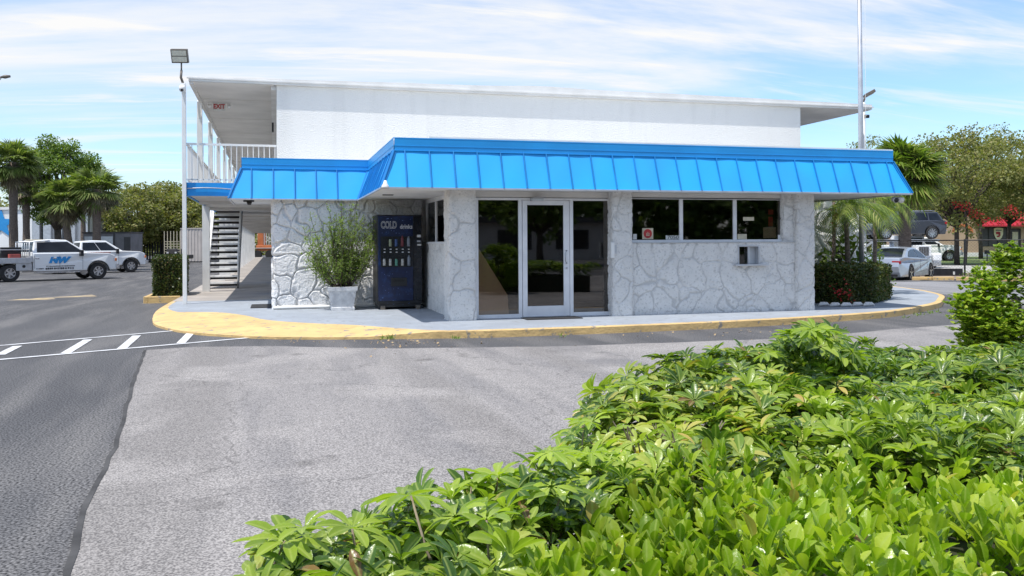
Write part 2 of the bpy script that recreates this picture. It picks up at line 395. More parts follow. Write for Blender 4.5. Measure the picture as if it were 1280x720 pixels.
mb = MB(); mb.box(-2.40, 0, cut + .002, 95, -.35, .121); struct('walkway', mb, M['conc'])
# painted markings
def strip(mb, a, b, w, z=.008):
    a = Vector(a[:2]); b = Vector(b[:2]); n = (b - a).orthogonal().normalized() * w / 2
    mb.quad(*[(p.x, p.y, z) for p in (a - n, a + n, b + n, b - n)])
mb = MB()
a0, a1 = Vector(onZ(222, 413.5)[:2]), Vector(onZ(0, 432.5)[:2]); b0, b1 = Vector(onZ(325, 421.5)[:2]), Vector(onZ(0, 450)[:2])
strip(mb, a0, a1 + (a1 - a0) * 3, .10); strip(mb, b0, b1 + (b1 - b0) * 3, .10)
for p, q in [((226, 429.5), (240, 415)), ((152, 436.5), (171, 420)), ((82, 442), (110, 425)), ((0, 444), (22, 433))]: strip(mb, onZ(*p), onZ(*q), .13, .0083)
struct('parking_lines', mb, M['line'])
for px, py in ((33, 374.5), (87, 371)):
    mb = MB(); c = onG(px, py, .006); s = .9
    mb.quad((c[0]-.75*s, c[1]-.9, c[2]), (c[0]+.9*s, c[1]-.1, c[2]), (c[0]+.55*s, c[1]+.9, c[2]), (c[0]-.2, c[1]+.35, c[2]))
    struct('arrow_marking', mb, M['yline'])
# ------------------------------------------------------------------ stone relief
def relief(P, cell, amp, seed, groove=.10, fine=.006):
    Q = P / cell * np.array([1, 1, .92]); Q = Q + .85 * np.stack([fbm(P * 1.9 + 7 * a, 3, seed + a) - .5 for a in range(3)], 1)
    d1, d2, cid = voro(Q, seed)
    e = d2 - d1 + .05 * (fbm(P * 14, 2, seed + 50) - .5)
    st = sst(0.0, groove, e)
    h = st * .7 + .3 * np.sqrt(np.clip(e, 0, 1)) + .25 * (cid - .5)
    rim = np.exp(-((e - groove * 1.3) / (groove * .6))**2) * .16
    n = fbm(P * 9, 4, seed + 20) - .5
    cr = np.clip(.06 - np.abs(fbm(P * 5 + 3, 3, seed + 31) - .5), 0, .06) / .06
    cav = np.clip(np.exp(-(e / (groove * .45))**2) * (.35 + 1.1 * sst(.35, .62, fbm(P * 3.3, 2, seed + 70))) + cr * .22 * (fbm(P * 3, 2, seed + 60) > .5), 0, 1)  # mask for the groove shade and dirt colour, plus fine cracks
    return amp * (h + rim - .45) + fine * 2.4 * n - cr * fine * .7, cav
def stone_block(name, x0, x1, y0, y1, z0, z1, step, cell, amp, seed, m, parent, faces='fblr', fine=.006, groove=.10, hole=None):
    """block whose faces (f=-Y, b=+Y, l=-X, r=+X) carry the moulded stone relief; one continuous mesh"""
    rx = .03
    nx_, ny_, nz_ = max(1, int((x1-x0)/step)), max(1, int((y1-y0)/step)), max(1, int((z1-z0)/step))
    V = []; F = []; cnt = 0
    def gridf(o, u, v, nu, nv):
        nonlocal cnt
        a = np.linspace(0, 1, nu+1); b = np.linspace(0, 1, nv+1); A, B = np.meshgrid(a, b)
        P = np.array(o) + A.ravel()[:, None] * np.array(u) + B.ravel()[:, None] * np.array(v); V.append(P)
        idx = np.arange((nu+1)*(nv+1)).reshape(nv+1, nu+1)
        F.append(np.stack([idx[:-1,:-1].ravel(), idx[:-1,1:].ravel(), idx[1:,1:].ravel(), idx[1:,:-1].ravel()], 1) + cnt); cnt += len(P)
    dx, dy, dz = x1-x0, y1-y0, z1-z0
    if 'f' in faces: gridf((x0,y0,z0), (dx,0,0), (0,0,dz), nx_, nz_)
    if 'r' in faces: gridf((x1,y0,z0), (0,dy,0), (0,0,dz), ny_, nz_)
    if 'b' in faces: gridf((x1,y1,z0), (-dx,0,0), (0,0,dz), nx_, nz_)
    if 'l' in faces: gridf((x0,y1,z0), (0,-dy,0), (0,0,dz), ny_, nz_)
    gridf((x0,y0,z1), (dx,0,0), (0,dy,0), nx_, ny_)
    V = np.concatenate(V); F = np.concatenate(F)
    C = np.array([(x0+x1)/2, (y0+y1)/2]); hx, hy = dx/2, dy/2; r = .06
    q = V[:, :2] - C; inn = np.stack([np.clip(q[:,0], -hx+r, hx-r), np.clip(q[:,1], -hy+r, hy-r)], 1)
    d = q - inn; L = np.linalg.norm(d, axis=1, keepdims=True)
    nrm = np.where(L > 1e-6, d / np.maximum(L, 1e-6), 0)
    base = inn + nrm * np.minimum(L, r)
    h, cav = relief(V, cell, amp, seed, groove, fine)
    if hole:
        c_ = V[F].mean(1); F = F[~((c_[:,0] > hole[0]) & (c_[:,0] < hole[1]) & (c_[:,2] > hole[2]) & (c_[:,2] < z1 - 1e-4 if hole[3] is None else c_[:,2] < hole[3]))]
    V2 = V.copy(); V2[:, :2] = C + base + nrm * h[:, None] * (L > r*.5)
    o = np_mesh(name, V2, F, m, parent, True)
    at = o.data.attributes.new('cavity', 'FLOAT', 'POINT'); at.data.foreach_set('value', cav.astype(np.float32))
    return o
# ------------------------------------------------------------------ the motel
YF, YW, YS, YU = 14.96, 15.18, 18.815, 21.65
ZS, ZM, ZT, ZW = 2.444, 3.096, 3.32, 5.36
def X_(px, Y, py=300): return onY(px, py, Y)[0]
def Z_(px, py, Y): return onY(px, py, Y)[2]
bld = thing('motel_building', 'two-storey white motel with blue metal awning and moulded stone office front', 'motel', (0, 18.8, 0))
P = lambda mb, name, m, par=bld, **k: mb.build(name, m, par, **k)
# stone parts
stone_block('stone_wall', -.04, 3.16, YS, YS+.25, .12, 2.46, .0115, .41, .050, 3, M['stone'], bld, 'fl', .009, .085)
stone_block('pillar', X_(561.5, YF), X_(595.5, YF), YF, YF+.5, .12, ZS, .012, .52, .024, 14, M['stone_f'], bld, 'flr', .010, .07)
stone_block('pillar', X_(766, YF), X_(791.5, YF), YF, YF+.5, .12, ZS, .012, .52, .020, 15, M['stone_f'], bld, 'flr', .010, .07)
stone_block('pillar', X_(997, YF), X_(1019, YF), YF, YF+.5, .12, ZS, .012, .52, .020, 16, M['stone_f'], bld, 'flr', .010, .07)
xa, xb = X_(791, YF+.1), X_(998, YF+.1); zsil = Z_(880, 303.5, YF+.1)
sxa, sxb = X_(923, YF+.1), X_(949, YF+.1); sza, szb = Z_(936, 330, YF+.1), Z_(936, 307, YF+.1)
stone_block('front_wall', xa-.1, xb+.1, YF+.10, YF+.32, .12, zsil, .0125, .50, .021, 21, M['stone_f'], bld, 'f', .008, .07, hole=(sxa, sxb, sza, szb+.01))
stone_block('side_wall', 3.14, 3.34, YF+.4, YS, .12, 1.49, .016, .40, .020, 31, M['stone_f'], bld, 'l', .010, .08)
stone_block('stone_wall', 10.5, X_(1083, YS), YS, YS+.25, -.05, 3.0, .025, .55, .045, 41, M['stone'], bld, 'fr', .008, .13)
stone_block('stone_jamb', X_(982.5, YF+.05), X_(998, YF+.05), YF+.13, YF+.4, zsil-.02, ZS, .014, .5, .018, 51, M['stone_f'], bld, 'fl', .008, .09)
MB().tube([(-.02, YS-.035, .16), (3.1, YS-.035, .16)], .035, 8).build('base_trim', M['white'], bld, smooth=True)
# plain walls of the office box and of the long building behind
mb = MB(); mb.box(10.30, 10.42, YF+.5, YS, -.1, ZS); P(mb, 'office_side_wall', M['stone_f'])
mb = MB(); mb.box(.0, 14.6, YS+.25, 95, -.3, 2.66); P(mb, 'lower_wall', M['stucco'])
mb = MB(); mb.box(.07, 14.63, YU, 95, 2.66, ZW-.002); P(mb, 'upper_wall', M['stucco_u'])
# main roof with its slight crown
mb = MB()
xs_ = [-1.930 + (16.98+1.93) * i / 40 for i in range(41)]
def rz(x):
    t = (x + 2.12) / 19.39; return ZW + .10 + .09 * math.sin(math.pi * min(1, t*1.0))**1.2 + .045 * math.exp(-((t-.46)/.05)**2) + .05*t
for y in (21.55, 95.6):
    for x in xs_: mb.v += [(x, y, ZW+.002), (x, y, rz(x))]
nn = 41 * 2
for i in range(40):
    a = i * 2
    mb.f += [(a, a+2, a+3, a+1), (nn+a, nn+a+1, nn+a+3, nn+a+2), (a+1, a+3, nn+a+3, nn+a+1), (a, nn+a, nn+a+2, a+2)]
mb.f += [(0, 1, nn+1, nn), (80, nn+80, nn+81, 81)]
rf = P(mb, 'roof', M['white'])
mb = MB(); mb.box(-1.970, 17.02, 21.52, 21.55, ZW+.055, ZW+.085); P(mb, 'drip_edge', M['white'], rf)
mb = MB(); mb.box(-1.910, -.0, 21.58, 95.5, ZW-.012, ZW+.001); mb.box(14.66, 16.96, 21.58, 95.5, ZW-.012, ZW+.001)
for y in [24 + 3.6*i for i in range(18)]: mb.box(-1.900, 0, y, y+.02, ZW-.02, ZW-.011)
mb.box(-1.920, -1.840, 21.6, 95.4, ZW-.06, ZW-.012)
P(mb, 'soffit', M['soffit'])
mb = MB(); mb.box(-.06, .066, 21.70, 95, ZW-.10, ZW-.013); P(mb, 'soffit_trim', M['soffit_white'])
# low flat roofs
mb = MB(); mb.prism([(2.02, YS), (2.02, 14.76), (12.06, 14.76), (12.06, 18.7), (14.6, 18.7), (14.6, YU), (-.6, YU), (-.6, 18.9), (2.02, 18.9)], 'z', 3.12, 3.30); P(mb, 'low_roof', M['gravel'])
mb = MB(); mb.box(2.6, 12.10, 14.735, 14.80, ZT+.003, ZT+.03); P(mb, 'roof_edge', M['white'], rf)
# mansard awning
awn_b = [(-.90, 21.4), (-.90, 18.63), (1.74, 18.63), (1.74, 14.48), (12.34, 14.48), (12.34, 21.4)]
awn_t = [(-.65, 21.4), (-.65, 18.88), (1.99, 18.88), (1.99, 14.73), (12.09, 14.73), (12.09, 21.4)]
mb = MB(); ribs = MB(); fas = MB(); trim = MB()
for i in range(5):
    b0_, b1_, t0_, t1_ = [Vector(q) for q in (awn_b[i], awn_b[i+1], awn_t[i], awn_t[i+1])]
    B0, B1, T0, T1 = Vector((*b0_, ZS)), Vector((*b1_, ZS)), Vector((*t0_, ZM)), Vector((*t1_, ZM))
    # panels between seams with faint oil-canning
    L = (b1_ - b0_).length; n = max(1, round(L / .425)); dirv = (b1_ - b0_).normalized(); nr = (B1 - B0).cross(T0 - B0).normalized()
    if nr.z < 0: nr = -nr
    sA, sB = 0, L
    def top_pt(s):   # seams run straight up, the hips are cut off
        q = b0_ + dirv * s; return q
    tA = (t0_ - b0_).dot(dirv); tB = (t1_ - b0_).dot(dirv)
    NX, NZ = max(8, int(L / .07)), 6
    idx = len(mb.v)
    for k in range(NZ + 1):
        v = k / NZ
        a = B0.lerp(T0, v); c = B1.lerp(T1, v)
        for j in range(NX + 1):
            p = a.lerp(c, j / NX); s_ = (p.xy - b0_).dot(dirv)
            bow = .006 * math.sin(math.pi * v) * math.sin(2 * math.pi * s_ / .85 + i) + .004 * math.sin(s_ * 9.1 + v * 4)
            mb.v.append(tuple(p + nr * bow))
    for k in range(NZ):
        for j in range(NX): mb.f.append((idx+k*(NX+1)+j, idx+k*(NX+1)+j+1, idx+(k+1)*(NX+1)+j+1, idx+(k+1)*(NX+1)+j))
    for k in range(1, n):
        s = L * k / n
        sp = tA + (tB - tA) * (s / L)
        q0 = b0_ + dirv * s; up_ = min(1, max(.05, 1))
        # vertical seam, clipped at the hip
        v1 = 1.0
        if i in (1, 3) or True:
            if tA > 0 and s < tA: v1 = s / tA
            if tB < L and s > tB: v1 = (L - s) / max(1e-6, (L - tB))
        inn = (t0_ - b0_) - dirv * (t0_ - b0_).dot(dirv)
        a = Vector((*q0, ZS)); c = Vector((*(q0 + inn * v1), ZS + (ZM - ZS) * v1))
        ribs.bar(a + nr * .012, c + nr * .012, .018, .04, nr)
    for (p, q) in ((B0, T0), (B1, T1)): ribs.bar(p + nr*.006, q + nr*.006, .07, .014, nr)
    # fascia above
    o_ = Vector((-(T1-T0).normalized().y, (T1-T0).normalized().x, 0))
    if o_.dot(Vector((*(b0_ - t0_ - dirv*(b0_-t0_).dot(dirv)), 0))) < 0: o_ = -o_
    e = Vector((*dirv, 0)) * (.006 if i in (1, 3) else -.0)
    T0f, T1f = T0 + o_*.012, T1 + o_*.012
    fas.quad(T0f, T1f, T1f + Vector((0, 0, ZT-ZM)), T0f + Vector((0, 0, ZT-ZM)))
    for z0_, hh, oo in ((ZM + .0, .012, .026), (ZM + .085, .010, .016), (ZT - .008, .014, .014)):
        trim.bar(T0 + o_*oo*.6 + Vector((0, 0, z0_-ZM)), T1 + o_*oo*.6 + Vector((0, 0, z0_-ZM)), oo, hh)
aw = P(mb, 'awning', M['blue'], smooth=True); P(ribs, 'seam', M['seam'], aw); P(fas, 'fascia', M['blue_d'], aw); P(trim, 'flashing', M['blue'], aw)
mb = MB()
mb.prism([(-.88, 21.3), (-.88, 18.66), (1.77, 18.66), (1.77, 14.51), (12.31, 14.51), (12.31, 21.3), (10.5, 21.3), (10.5, 18.8), (3.0, 18.8), (3.0, 19.0), (0, 19.0), (0, 21.3)], 'z', ZS+.002, ZS+.02)
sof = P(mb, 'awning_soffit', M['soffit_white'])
mb = MB()
for i in range(5):
    a, b = Vector((*awn_b[i], ZS-.008)), Vector((*awn_b[i+1], ZS-.008)); mb.bar(a, b, .03, .03)
P(mb, 'drip_edge', M['alu'], aw)
mb = MB(); mb.box(2.02, 2.22, 16.6, 16.72, ZS-.012, ZS-.001); P(mb, 'vent', M['black'], sof)
# header beam over door and windows
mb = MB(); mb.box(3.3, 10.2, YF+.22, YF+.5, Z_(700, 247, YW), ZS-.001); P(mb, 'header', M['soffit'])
# --- entrance
gz0 = .122
ztop = Z_(680, 247.5, YW)
def vb(mb, pxa, pxb, za, zb, y0, y1): mb.box(X_(pxa, y0), X_(pxb, y0), y0, y1, za, zb)
fr = MB()
vb(fr, 594, 598, gz0, ztop, YW, YW+.06); vb(fr, 648.2, 652.6, gz0, ztop, YW, YW+.07); vb(fr, 712.4, 716.6, gz0, ztop, YW, YW+.07); vb(fr, 763.5, 767, gz0, ztop, YW, YW+.06)
vb(fr, 598, 648.2, ztop-.045, ztop, YW, YW+.05); vb(fr, 652.6, 712.4, ztop-.04, ztop, YW, YW+.05); vb(fr, 716.6, 763.5, ztop-.045, ztop, YW, YW+.05)
vb(fr, 598, 648.2, gz0, gz0+.07, YW, YW+.06); vb(fr, 716.6, 763.5, gz0, gz0+.07, YW, YW+.06)
shop = P(fr, 'entrance_frame', M['frame'], bevel=.004)
for a, b in ((598, 648.2), (716.6, 763.5)):
    mb = MB(); vb(mb, a, b, gz0+.07, ztop-.045, YW+.02, YW+.026); P(mb, 'pane', M['glass'], shop)
door = MB(); zb_, zt_ = gz0+.015, ztop-.045
vb(door, 653.2, 659.2, zb_, zt_, YW+.008, YW+.05); vb(door, 704.5, 711.9, zb_, zt_, YW+.008, YW+.05)
vb(door, 659.2, 704.5, zb_, zb_+.19, YW+.008, YW+.05); vb(door, 659.2, 704.5, zt_-.085, zt_, YW+.008, YW+.05)
dr = P(door, 'door', M['frame'], bevel=.004)
mb = MB(); vb(mb, 659.2, 704.5, zb_+.19, zt_-.085, YW+.024, YW+.03); P(mb, 'pane', M['glass'], dr)
hx = X_(707.5, YW); hz0, hz1 = Z_(707, 329, YW), Z_(707, 313, YW)
mb = MB(); mb.tube([(hx, YW+.008, hz1), (hx, YW-.05, hz1+.0), (hx-.03, YW-.06, hz1-.04), (hx-.03, YW-.06, hz0+.04), (hx, YW-.05, hz0), (hx, YW+.008, hz0)], .010, 8)
mb.tube([(hx+.01, YW+.008, hz0-.09), (hx+.01, YW-.01, hz0-.09)], .018, 10); P(mb, 'handle', M['metal'], dr, smooth=True)
mb = MB(); zc = Z_(675, 249.5, YW); x0 = X_(663, YW)
mb.box(x0, x0+.24, YW-.075, YW+.006, zc-.03, zc+.02); mb.bar((x0+.02, YW-.06, zc+.03), (x0+.26, YW-.16, zc+.035), .02, .008); mb.bar((x0+.26, YW-.16, zc+.04), (x0+.1, YW, zc+.05), .02, .008)
P(mb, 'door_closer', M['alu'], dr, bevel=.004)
mb = MB(); vb(mb, 652.6, 712.4, .121, .136, YW-.02, YW+.08); P(mb, 'threshold', M['alu'])
# --- the three office windows
za, zb2 = Z_(880, 299.6, YW), Z_(880, 247.2, YW)
fr = MB(); wx = [789, 851.8, 919, 982.5]
mb = fr; fr.box(X_(789, YW), X_(983, YW), YW-.03, YW+.05, za-.045, za); fr.box(X_(789, YW), X_(983, YW), YW, YW+.05, zb2-.035, zb2)
for i, px in enumerate(wx):
    h = 1.3 if i in (0, 3) else 2.2
    fr.box(X_(px-h, YW), X_(px+h, YW), YW+.001, YW+.05, za, zb2-.035)
win = P(fr, 'window', M['frame'], bevel=.003)
for a, b in zip(wx[:-1], wx[1:]):
    mb = MB(); mb.box(X_(a+1, YW), X_(b-1, YW), YW+.025, YW+.031, za, zb2-.035); P(mb, 'pane', M['glass'], win)
mb = MB(); mb.box(xa-.02, xb, YF+.07, YF+.33, zsil+.001, za-.046); P(mb, 'sill', M['alu'], win)
# stickers, notices and the street number in the windows
def flat(name, m, px0, py0, px1, py1, Y, par, th=.004):
    q = MB(); a = onY(px0, py1, Y); b = onY(px1, py0, Y); q.box(a[0], b[0], Y, Y+th, a[2], b[2]); return P(q, name, m, par)
M['paper'] = mat('paper', (.62, .56, .42), (.5, .45, .33), 9, .8); M['paperw'] = mat('paper_white', (.75, .75, .72), None, 9, .8)
M['red'] = mat('sticker_red', (.50, .03, .03), (.4, .03, .03), 9, .5)
flat('notice', M['paper'], 803, 285.2, 816.5, 299, YW+.016, win)
c = onY(809.7, 292, YW+.012); mb = MB()
mb.add([(c[0] + .088*math.cos(t), c[1], c[2] + .088*math.sin(t)) for t in [2*math.pi*k/28 for k in range(28)]], [tuple(range(28))]); sr = P(mb, 'round_sticker', M['red'], win)
mb = MB()
for x, z, w_, h_ in ((-.025, -.01, .012, .045), (0, .0, .012, .06), (.025, -.01, .012, .045), (0, -.035, .07, .012)): mb.box(c[0]+x-w_/2, c[0]+x+w_/2, c[1]-.004, c[1]-.002, c[2]+z-h_/2, c[2]+z+h_/2)
P(mb, 'emblem', M['paper'], sr)
def text(s, size, m, parent, loc, rot=(R(90), 0, 0), sx=1.0, shear=0, extr=.001, align='CENTER', name='lettering', bold=0):
    cu = bpy.data.curves.new('t', 'FONT'); cu.body = s; cu.size = size; cu.extrude = extr; cu.align_x = align; cu.align_y = 'CENTER'; cu.shear = shear; cu.offset = bold
    cu.resolution_u = 3
    to = bpy.data.objects.new('t', cu); COL.objects.link(to); dg = bpy.context.evaluated_depsgraph_get()
    me = bpy.data.meshes.new_from_object(to.evaluated_get(dg)); bpy.data.objects.remove(to)
    me.materials.clear(); me.materials.append(m)
    off = rootloc(parent)
    o = link(name, me, parent); o.location = Vector(loc) - off; o.rotation_euler = rot; o.scale = (sx, 1, 1); return o
flat('number_plate', M['paperw'], 832.3, 294.2, 850, 299.4, YW+.016, win)
c = onY(841.2, 296.9, YW+.012); text('7050', .098, M['black'], win, c, sx=1.25, name='number', bold=.0)
flat('label', M['paper'], 929, 271.3, 942.5, 275.8, YW+.016, win); flat('label', M['paper'], 922, 292.5, 933.5, 299, YW+.016, win)
flat('notice', M['paper'], 954, 284, 970, 297.5, YW+.05, win); flat('label', M['red'], 960.5, 262, 966.5, 268, YW+.05, win); flat('label', M['red'], 960.5, 271, 966, 283, YW+.052, win)
flat('label', M['paperw'], 972.5, 293.5, 978, 299.3, YW+.016, win); flat('label', M['paperw'], 791.5, 292.5, 796, 299.3, YW+.016, win)
# pass-through box under the window
mb = MB(); y0 = YF+.08
mb.box(sxa-.02, sxb+.0, y0, y0+.22, szb-.02, szb+.01); mb.box(sxa-.02, sxa+.008, y0, y0+.22, sza, szb-.02); mb.box(sxb-.03, sxb+.008, y0, y0+.22, sza, szb-.02)
mb.box(sxa+.22, sxa+.25, y0+.03, y0+.06, sza, szb-.02); mb.box(sxa+.25, sxb-.03, y0+.12, y0+.14, sza, szb-.02)
sv = P(mb, 'service_hatch', M['alu'], bevel=.003)
mb = MB(); mb.box(sxa+.008, sxa+.22, y0+.10, y0+.106, sza, szb-.02); P(mb, 'pane', M['glass'], sv)
mb = MB(); mb.box(X_(917, y0), X_(957.5, y0), y0-.10, y0+.2, sza-.035, sza-.001); P(mb, 'shelf', M['alu'], sv, bevel=.004)
mb = MB(); mb.box(sxa-.01, sxb+.01, YF+.31, YF+.33, .2, zsil); P(mb, 'hatch_back', M['dark'], sv)
# --- side window over the low side wall
mb = MB()
for y in (15.45, 16.5, 17.5, 18.6): mb.box(3.20, 3.25, y-.03, y+.03, 1.53, ZS-.08)
mb.box(3.19, 3.26, 15.42, 18.63, ZS-.08, ZS-.002); mb.box(3.12, 3.30, 15.42, 18.7, 1.49, 1.53)
sw = P(mb, 'side_window', M['frame'])
mb = MB(); mb.box(3.222, 3.228, 15.48, 18.57, 1.53, ZS-.08); P(mb, 'pane', M['glass'], sw)
# interior
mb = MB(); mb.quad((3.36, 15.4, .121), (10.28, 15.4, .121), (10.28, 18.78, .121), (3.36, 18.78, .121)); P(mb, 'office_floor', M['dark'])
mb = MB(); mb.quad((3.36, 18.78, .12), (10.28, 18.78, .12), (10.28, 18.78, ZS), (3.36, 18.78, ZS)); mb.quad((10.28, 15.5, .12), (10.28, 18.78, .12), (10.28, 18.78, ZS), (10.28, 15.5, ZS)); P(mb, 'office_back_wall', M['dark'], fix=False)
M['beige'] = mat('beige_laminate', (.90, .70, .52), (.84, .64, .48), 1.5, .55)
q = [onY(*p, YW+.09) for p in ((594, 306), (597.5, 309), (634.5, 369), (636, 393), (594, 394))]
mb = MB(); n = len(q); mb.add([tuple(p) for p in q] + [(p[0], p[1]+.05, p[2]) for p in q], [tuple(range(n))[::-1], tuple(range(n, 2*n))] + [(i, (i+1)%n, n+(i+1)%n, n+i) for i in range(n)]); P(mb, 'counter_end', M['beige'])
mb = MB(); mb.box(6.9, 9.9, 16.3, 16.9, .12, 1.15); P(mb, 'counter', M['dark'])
# --- balcony, posts, rails and stairs on the left side
BZ0, BZ1 = 2.64, 2.95
mb = MB(); mb.box(-1.950, -.01, 21.42, 95, BZ0+.03, BZ1-.02); P(mb, 'balcony_slab', M['soffit'])
mb = MB(); mb.box(-1.980, -.62, 21.36, 21.41, BZ0, BZ1); P(mb, 'balcony_fascia', M['blue_d']).parent = bld
mb = MB(); mb.box(-2.000, -1.955, 21.36, 95, BZ0, BZ1); P(mb, 'balcony_fascia', M['blue_d'])
mb = MB(); pts = [(-1.940 + t*1.35, 21.33, BZ0+.17 + .02*math.sin(t*5)) for t in [i/12 for i in range(13)]]; mb.tube([(-2.010, 21.3, 5.0), (-2.010, 21.3, BZ0+.3), (-1.980, 21.31, BZ0+.15)] + pts, .013, 6); P(mb, 'conduit', M['metal'], smooth=True)
mb = MB()
for y in [24.5 + 4*i for i in range(17)]: P(MB().box(-1.950, -.01, y, y+.18, BZ0-.06, BZ0+.029), 'ceiling_beam', M['soffit'])
rl = MB(); RT = 3.86
rl.box(-1.970, .06, 21.37, 21.41, RT-.03, RT+.02); rl.box(-1.970, .06, 21.38, 21.40, BZ1+.06, BZ1+.09)
x = -1.850
while x < .05: rl.box(x-.009, x+.009, 21.38, 21.398, BZ1+.02, RT-.03); x += .125
P(rl, 'railing', M['white'])
rl = MB(); rl.box(-1.980, -1.940, 21.42, 94, RT-.03, RT+.02); rl.box(-1.970, -1.950, 21.42, 94, BZ1+.06, BZ1+.09)
y = 21.6
while y < 60: rl.box(-1.970, -1.950, y-.01, y+.01, BZ1+.02, RT-.03); y += .14
P(rl, 'railing', M['white'])
for i in range(16):
    y = 24.4 + 4 * i
    mb = MB(); mb.box(-1.980, -1.850, y, y+.13, BZ1, ZW-.06); mb.bar((-1.910, y+.06, ZW-.5), (-1.910, y-.35, ZW-.07), .06, .05) ; P(mb, 'upper_post', M['white'])
    mb = MB(); mb.box(-2.030, -1.830, y+2.2, y+2.4, .12, BZ0); (P(mb, 'lower_post', M['white']) if i != 1 else None)
M['tread'] = mat('stair_tread', (.80, .79, .77), (.66, .65, .63), 5, .7); M['stringer'] = mat('stair_stringer', (.22, .22, .22), (.12, .12, .12), 4, .5)
st = MB(); y0, y1, zt = 28.2, 32.2, BZ1
for k in range(14):
    t = (k + .5) / 14; st.box(-2.02, -1.13, y0 + (y1-y0)*k/14, y0 + (y1-y0)*k/14 + .30, .12 + (zt-.12)*(k+1)/14 - .055, .12 + (zt-.12)*(k+1)/14)
stt = P(st, 'staircase', M['tread'])
rs_ = MB()
for k in range(14): rs_.box(-2.01, -1.14, y0 + (y1-y0)*k/14 + .27, y0 + (y1-y0)*k/14 + .29, .12 + (zt-.12)*(k+1)/14 - .13, .12 + (zt-.12)*(k+1)/14 - .056)  # dark strips added under the treads to stand for shade in the gaps
P(rs_, 'gap_shade', M['rubber'], stt)
mb = MB()
mb.bar((-2.05, y0-.05, .16), (-2.05, y1, zt-.1), .06, .26); P(mb, 'stringer', M['white'], stt)
mb = MB(); mb.bar((-1.10, y0-.05, .16), (-1.10, y1, zt-.1), .05, .26); P(mb, 'stringer', M['stringer'], stt)
mb = MB()
for x in (-2.05, -1.10):
    mb.tube([(x, y0, .2), (x, y0, 1.05), (x, y1, zt+.9)], .025, 6); mb.tube([(x, y0, .6), (x, y1, zt+.45)], .018, 6)
P(mb, 'handrail', M['white'], stt, smooth=True)
# corridor doors along the side wall
for i in range(9):
    y = 24.5 + i * 7
    mb = MB(); mb.box(-.05, -.002, y, y+.95, .13, 2.15); P(mb, 'room_door', M['blue_d'])
# exit sign under the upper soffit
mb = MB(); ex, ey = -1.42, 24.5; mb.box(ex-.16, ex+.16, ey, ey+.05, ZW-.24, ZW-.03); es = P(mb, 'exit_sign', M['paperw'])
text('EXIT', .17, M['red'], es, (ex, ey-.004, ZW-.135), sx=.85, name='lettering', bold=.006)
mb = MB()
for s in (-1, 1): mb.tube([(ex+s*.25, ey, ZW-.08), (ex+s*.25, ey+.06, ZW-.12)], [.05, .055], 10); mb.box(min(ex+s*.16, ex+s*.25), max(ex+s*.16, ex+s*.25), ey+.01, ey+.04, ZW-.06, ZW-.03)
P(mb, 'emergency_lamp', M['white'], es, smooth=False)
mb = MB(); mb.box(-.05, .0, 24.2, 24.35, 4.55, 4.8); P(mb, 'wall_lamp', M['black'])
# camera on the awning ceiling corner, small dome lamp on the awning
# ------------------------------------------------------------------ things round the building
def flood(head, yaw, root, tilt=R(35)):
    """LED floodlight head facing -Y (turned by yaw)"""
    m4 = Matrix.Translation(head) @ Matrix.Rotation(yaw, 4, 'Z') @ Matrix.Rotation(tilt, 4, 'X')
    mb = MB(); mb.box(-.19, .19, -.04, .05, -.16, .16); mb.v = [tuple(m4 @ Vector(p)) for p in mb.v]; h = mb.build('lamp_head', M['bronze'], root, bevel=.01)
    mb = MB()
    for z0_ in (-.13, .01): mb.box(-.165, .165, -.046, -.041, z0_, z0_ + .12)
    mb.v = [tuple(m4 @ Vector(p)) for p in mb.v]; mb.build('lens', M['lens'], h)
M['bronze'] = mat('bronze_housing', (.16, .135, .11), (.11, .095, .08), 8, .5); M['lens'] = mat('lamp_lens', (.72, .70, .58), (.6, .58, .48), 20, .3)
px, py = onY(230.5, 240, 21.28)[0], 21.28
lp = thing('lamp_pole', 'tall thin white pole with floodlight at the front left roof corner', 'lamp pole', (px, py, .12), 0)
MB().box(px-.045, px+.045, py-.045, py+.045, .12, 5.25).build('pole', M['white'], lp, bevel=.008)
mb = MB(); mb.tube([(px, py, 5.2), (px-.06, py-.02, 5.38), (px-.05, py, 5.55)], .028, 8); mb.tube([(px-.05, py, 5.5), (px-.05, py, 5.75)], .018, 8); mb.build('neck', M['bronze'], lp, smooth=True)
flood((px-.08, py-.05, 5.87), R(-12), lp, R(20))
cc = thing('security_camera', 'small white dome camera on the thin pole below the floodlight', 'camera', (px-.02, py-.12, 5.08))
MB().tube([(px-.02, py-.05, 5.12), (px-.02, py-.13, 5.12), (px-.02, py-.20, 5.06)], [.05, .075, .06], 12).build('housing', M['white'], cc, smooth=True)
MB().tube([(px-.02, py-.18, 5.075), (px-.02, py-.225, 5.04)], [.045, .02], 12).build('lens', M['black'], cc, smooth=True)
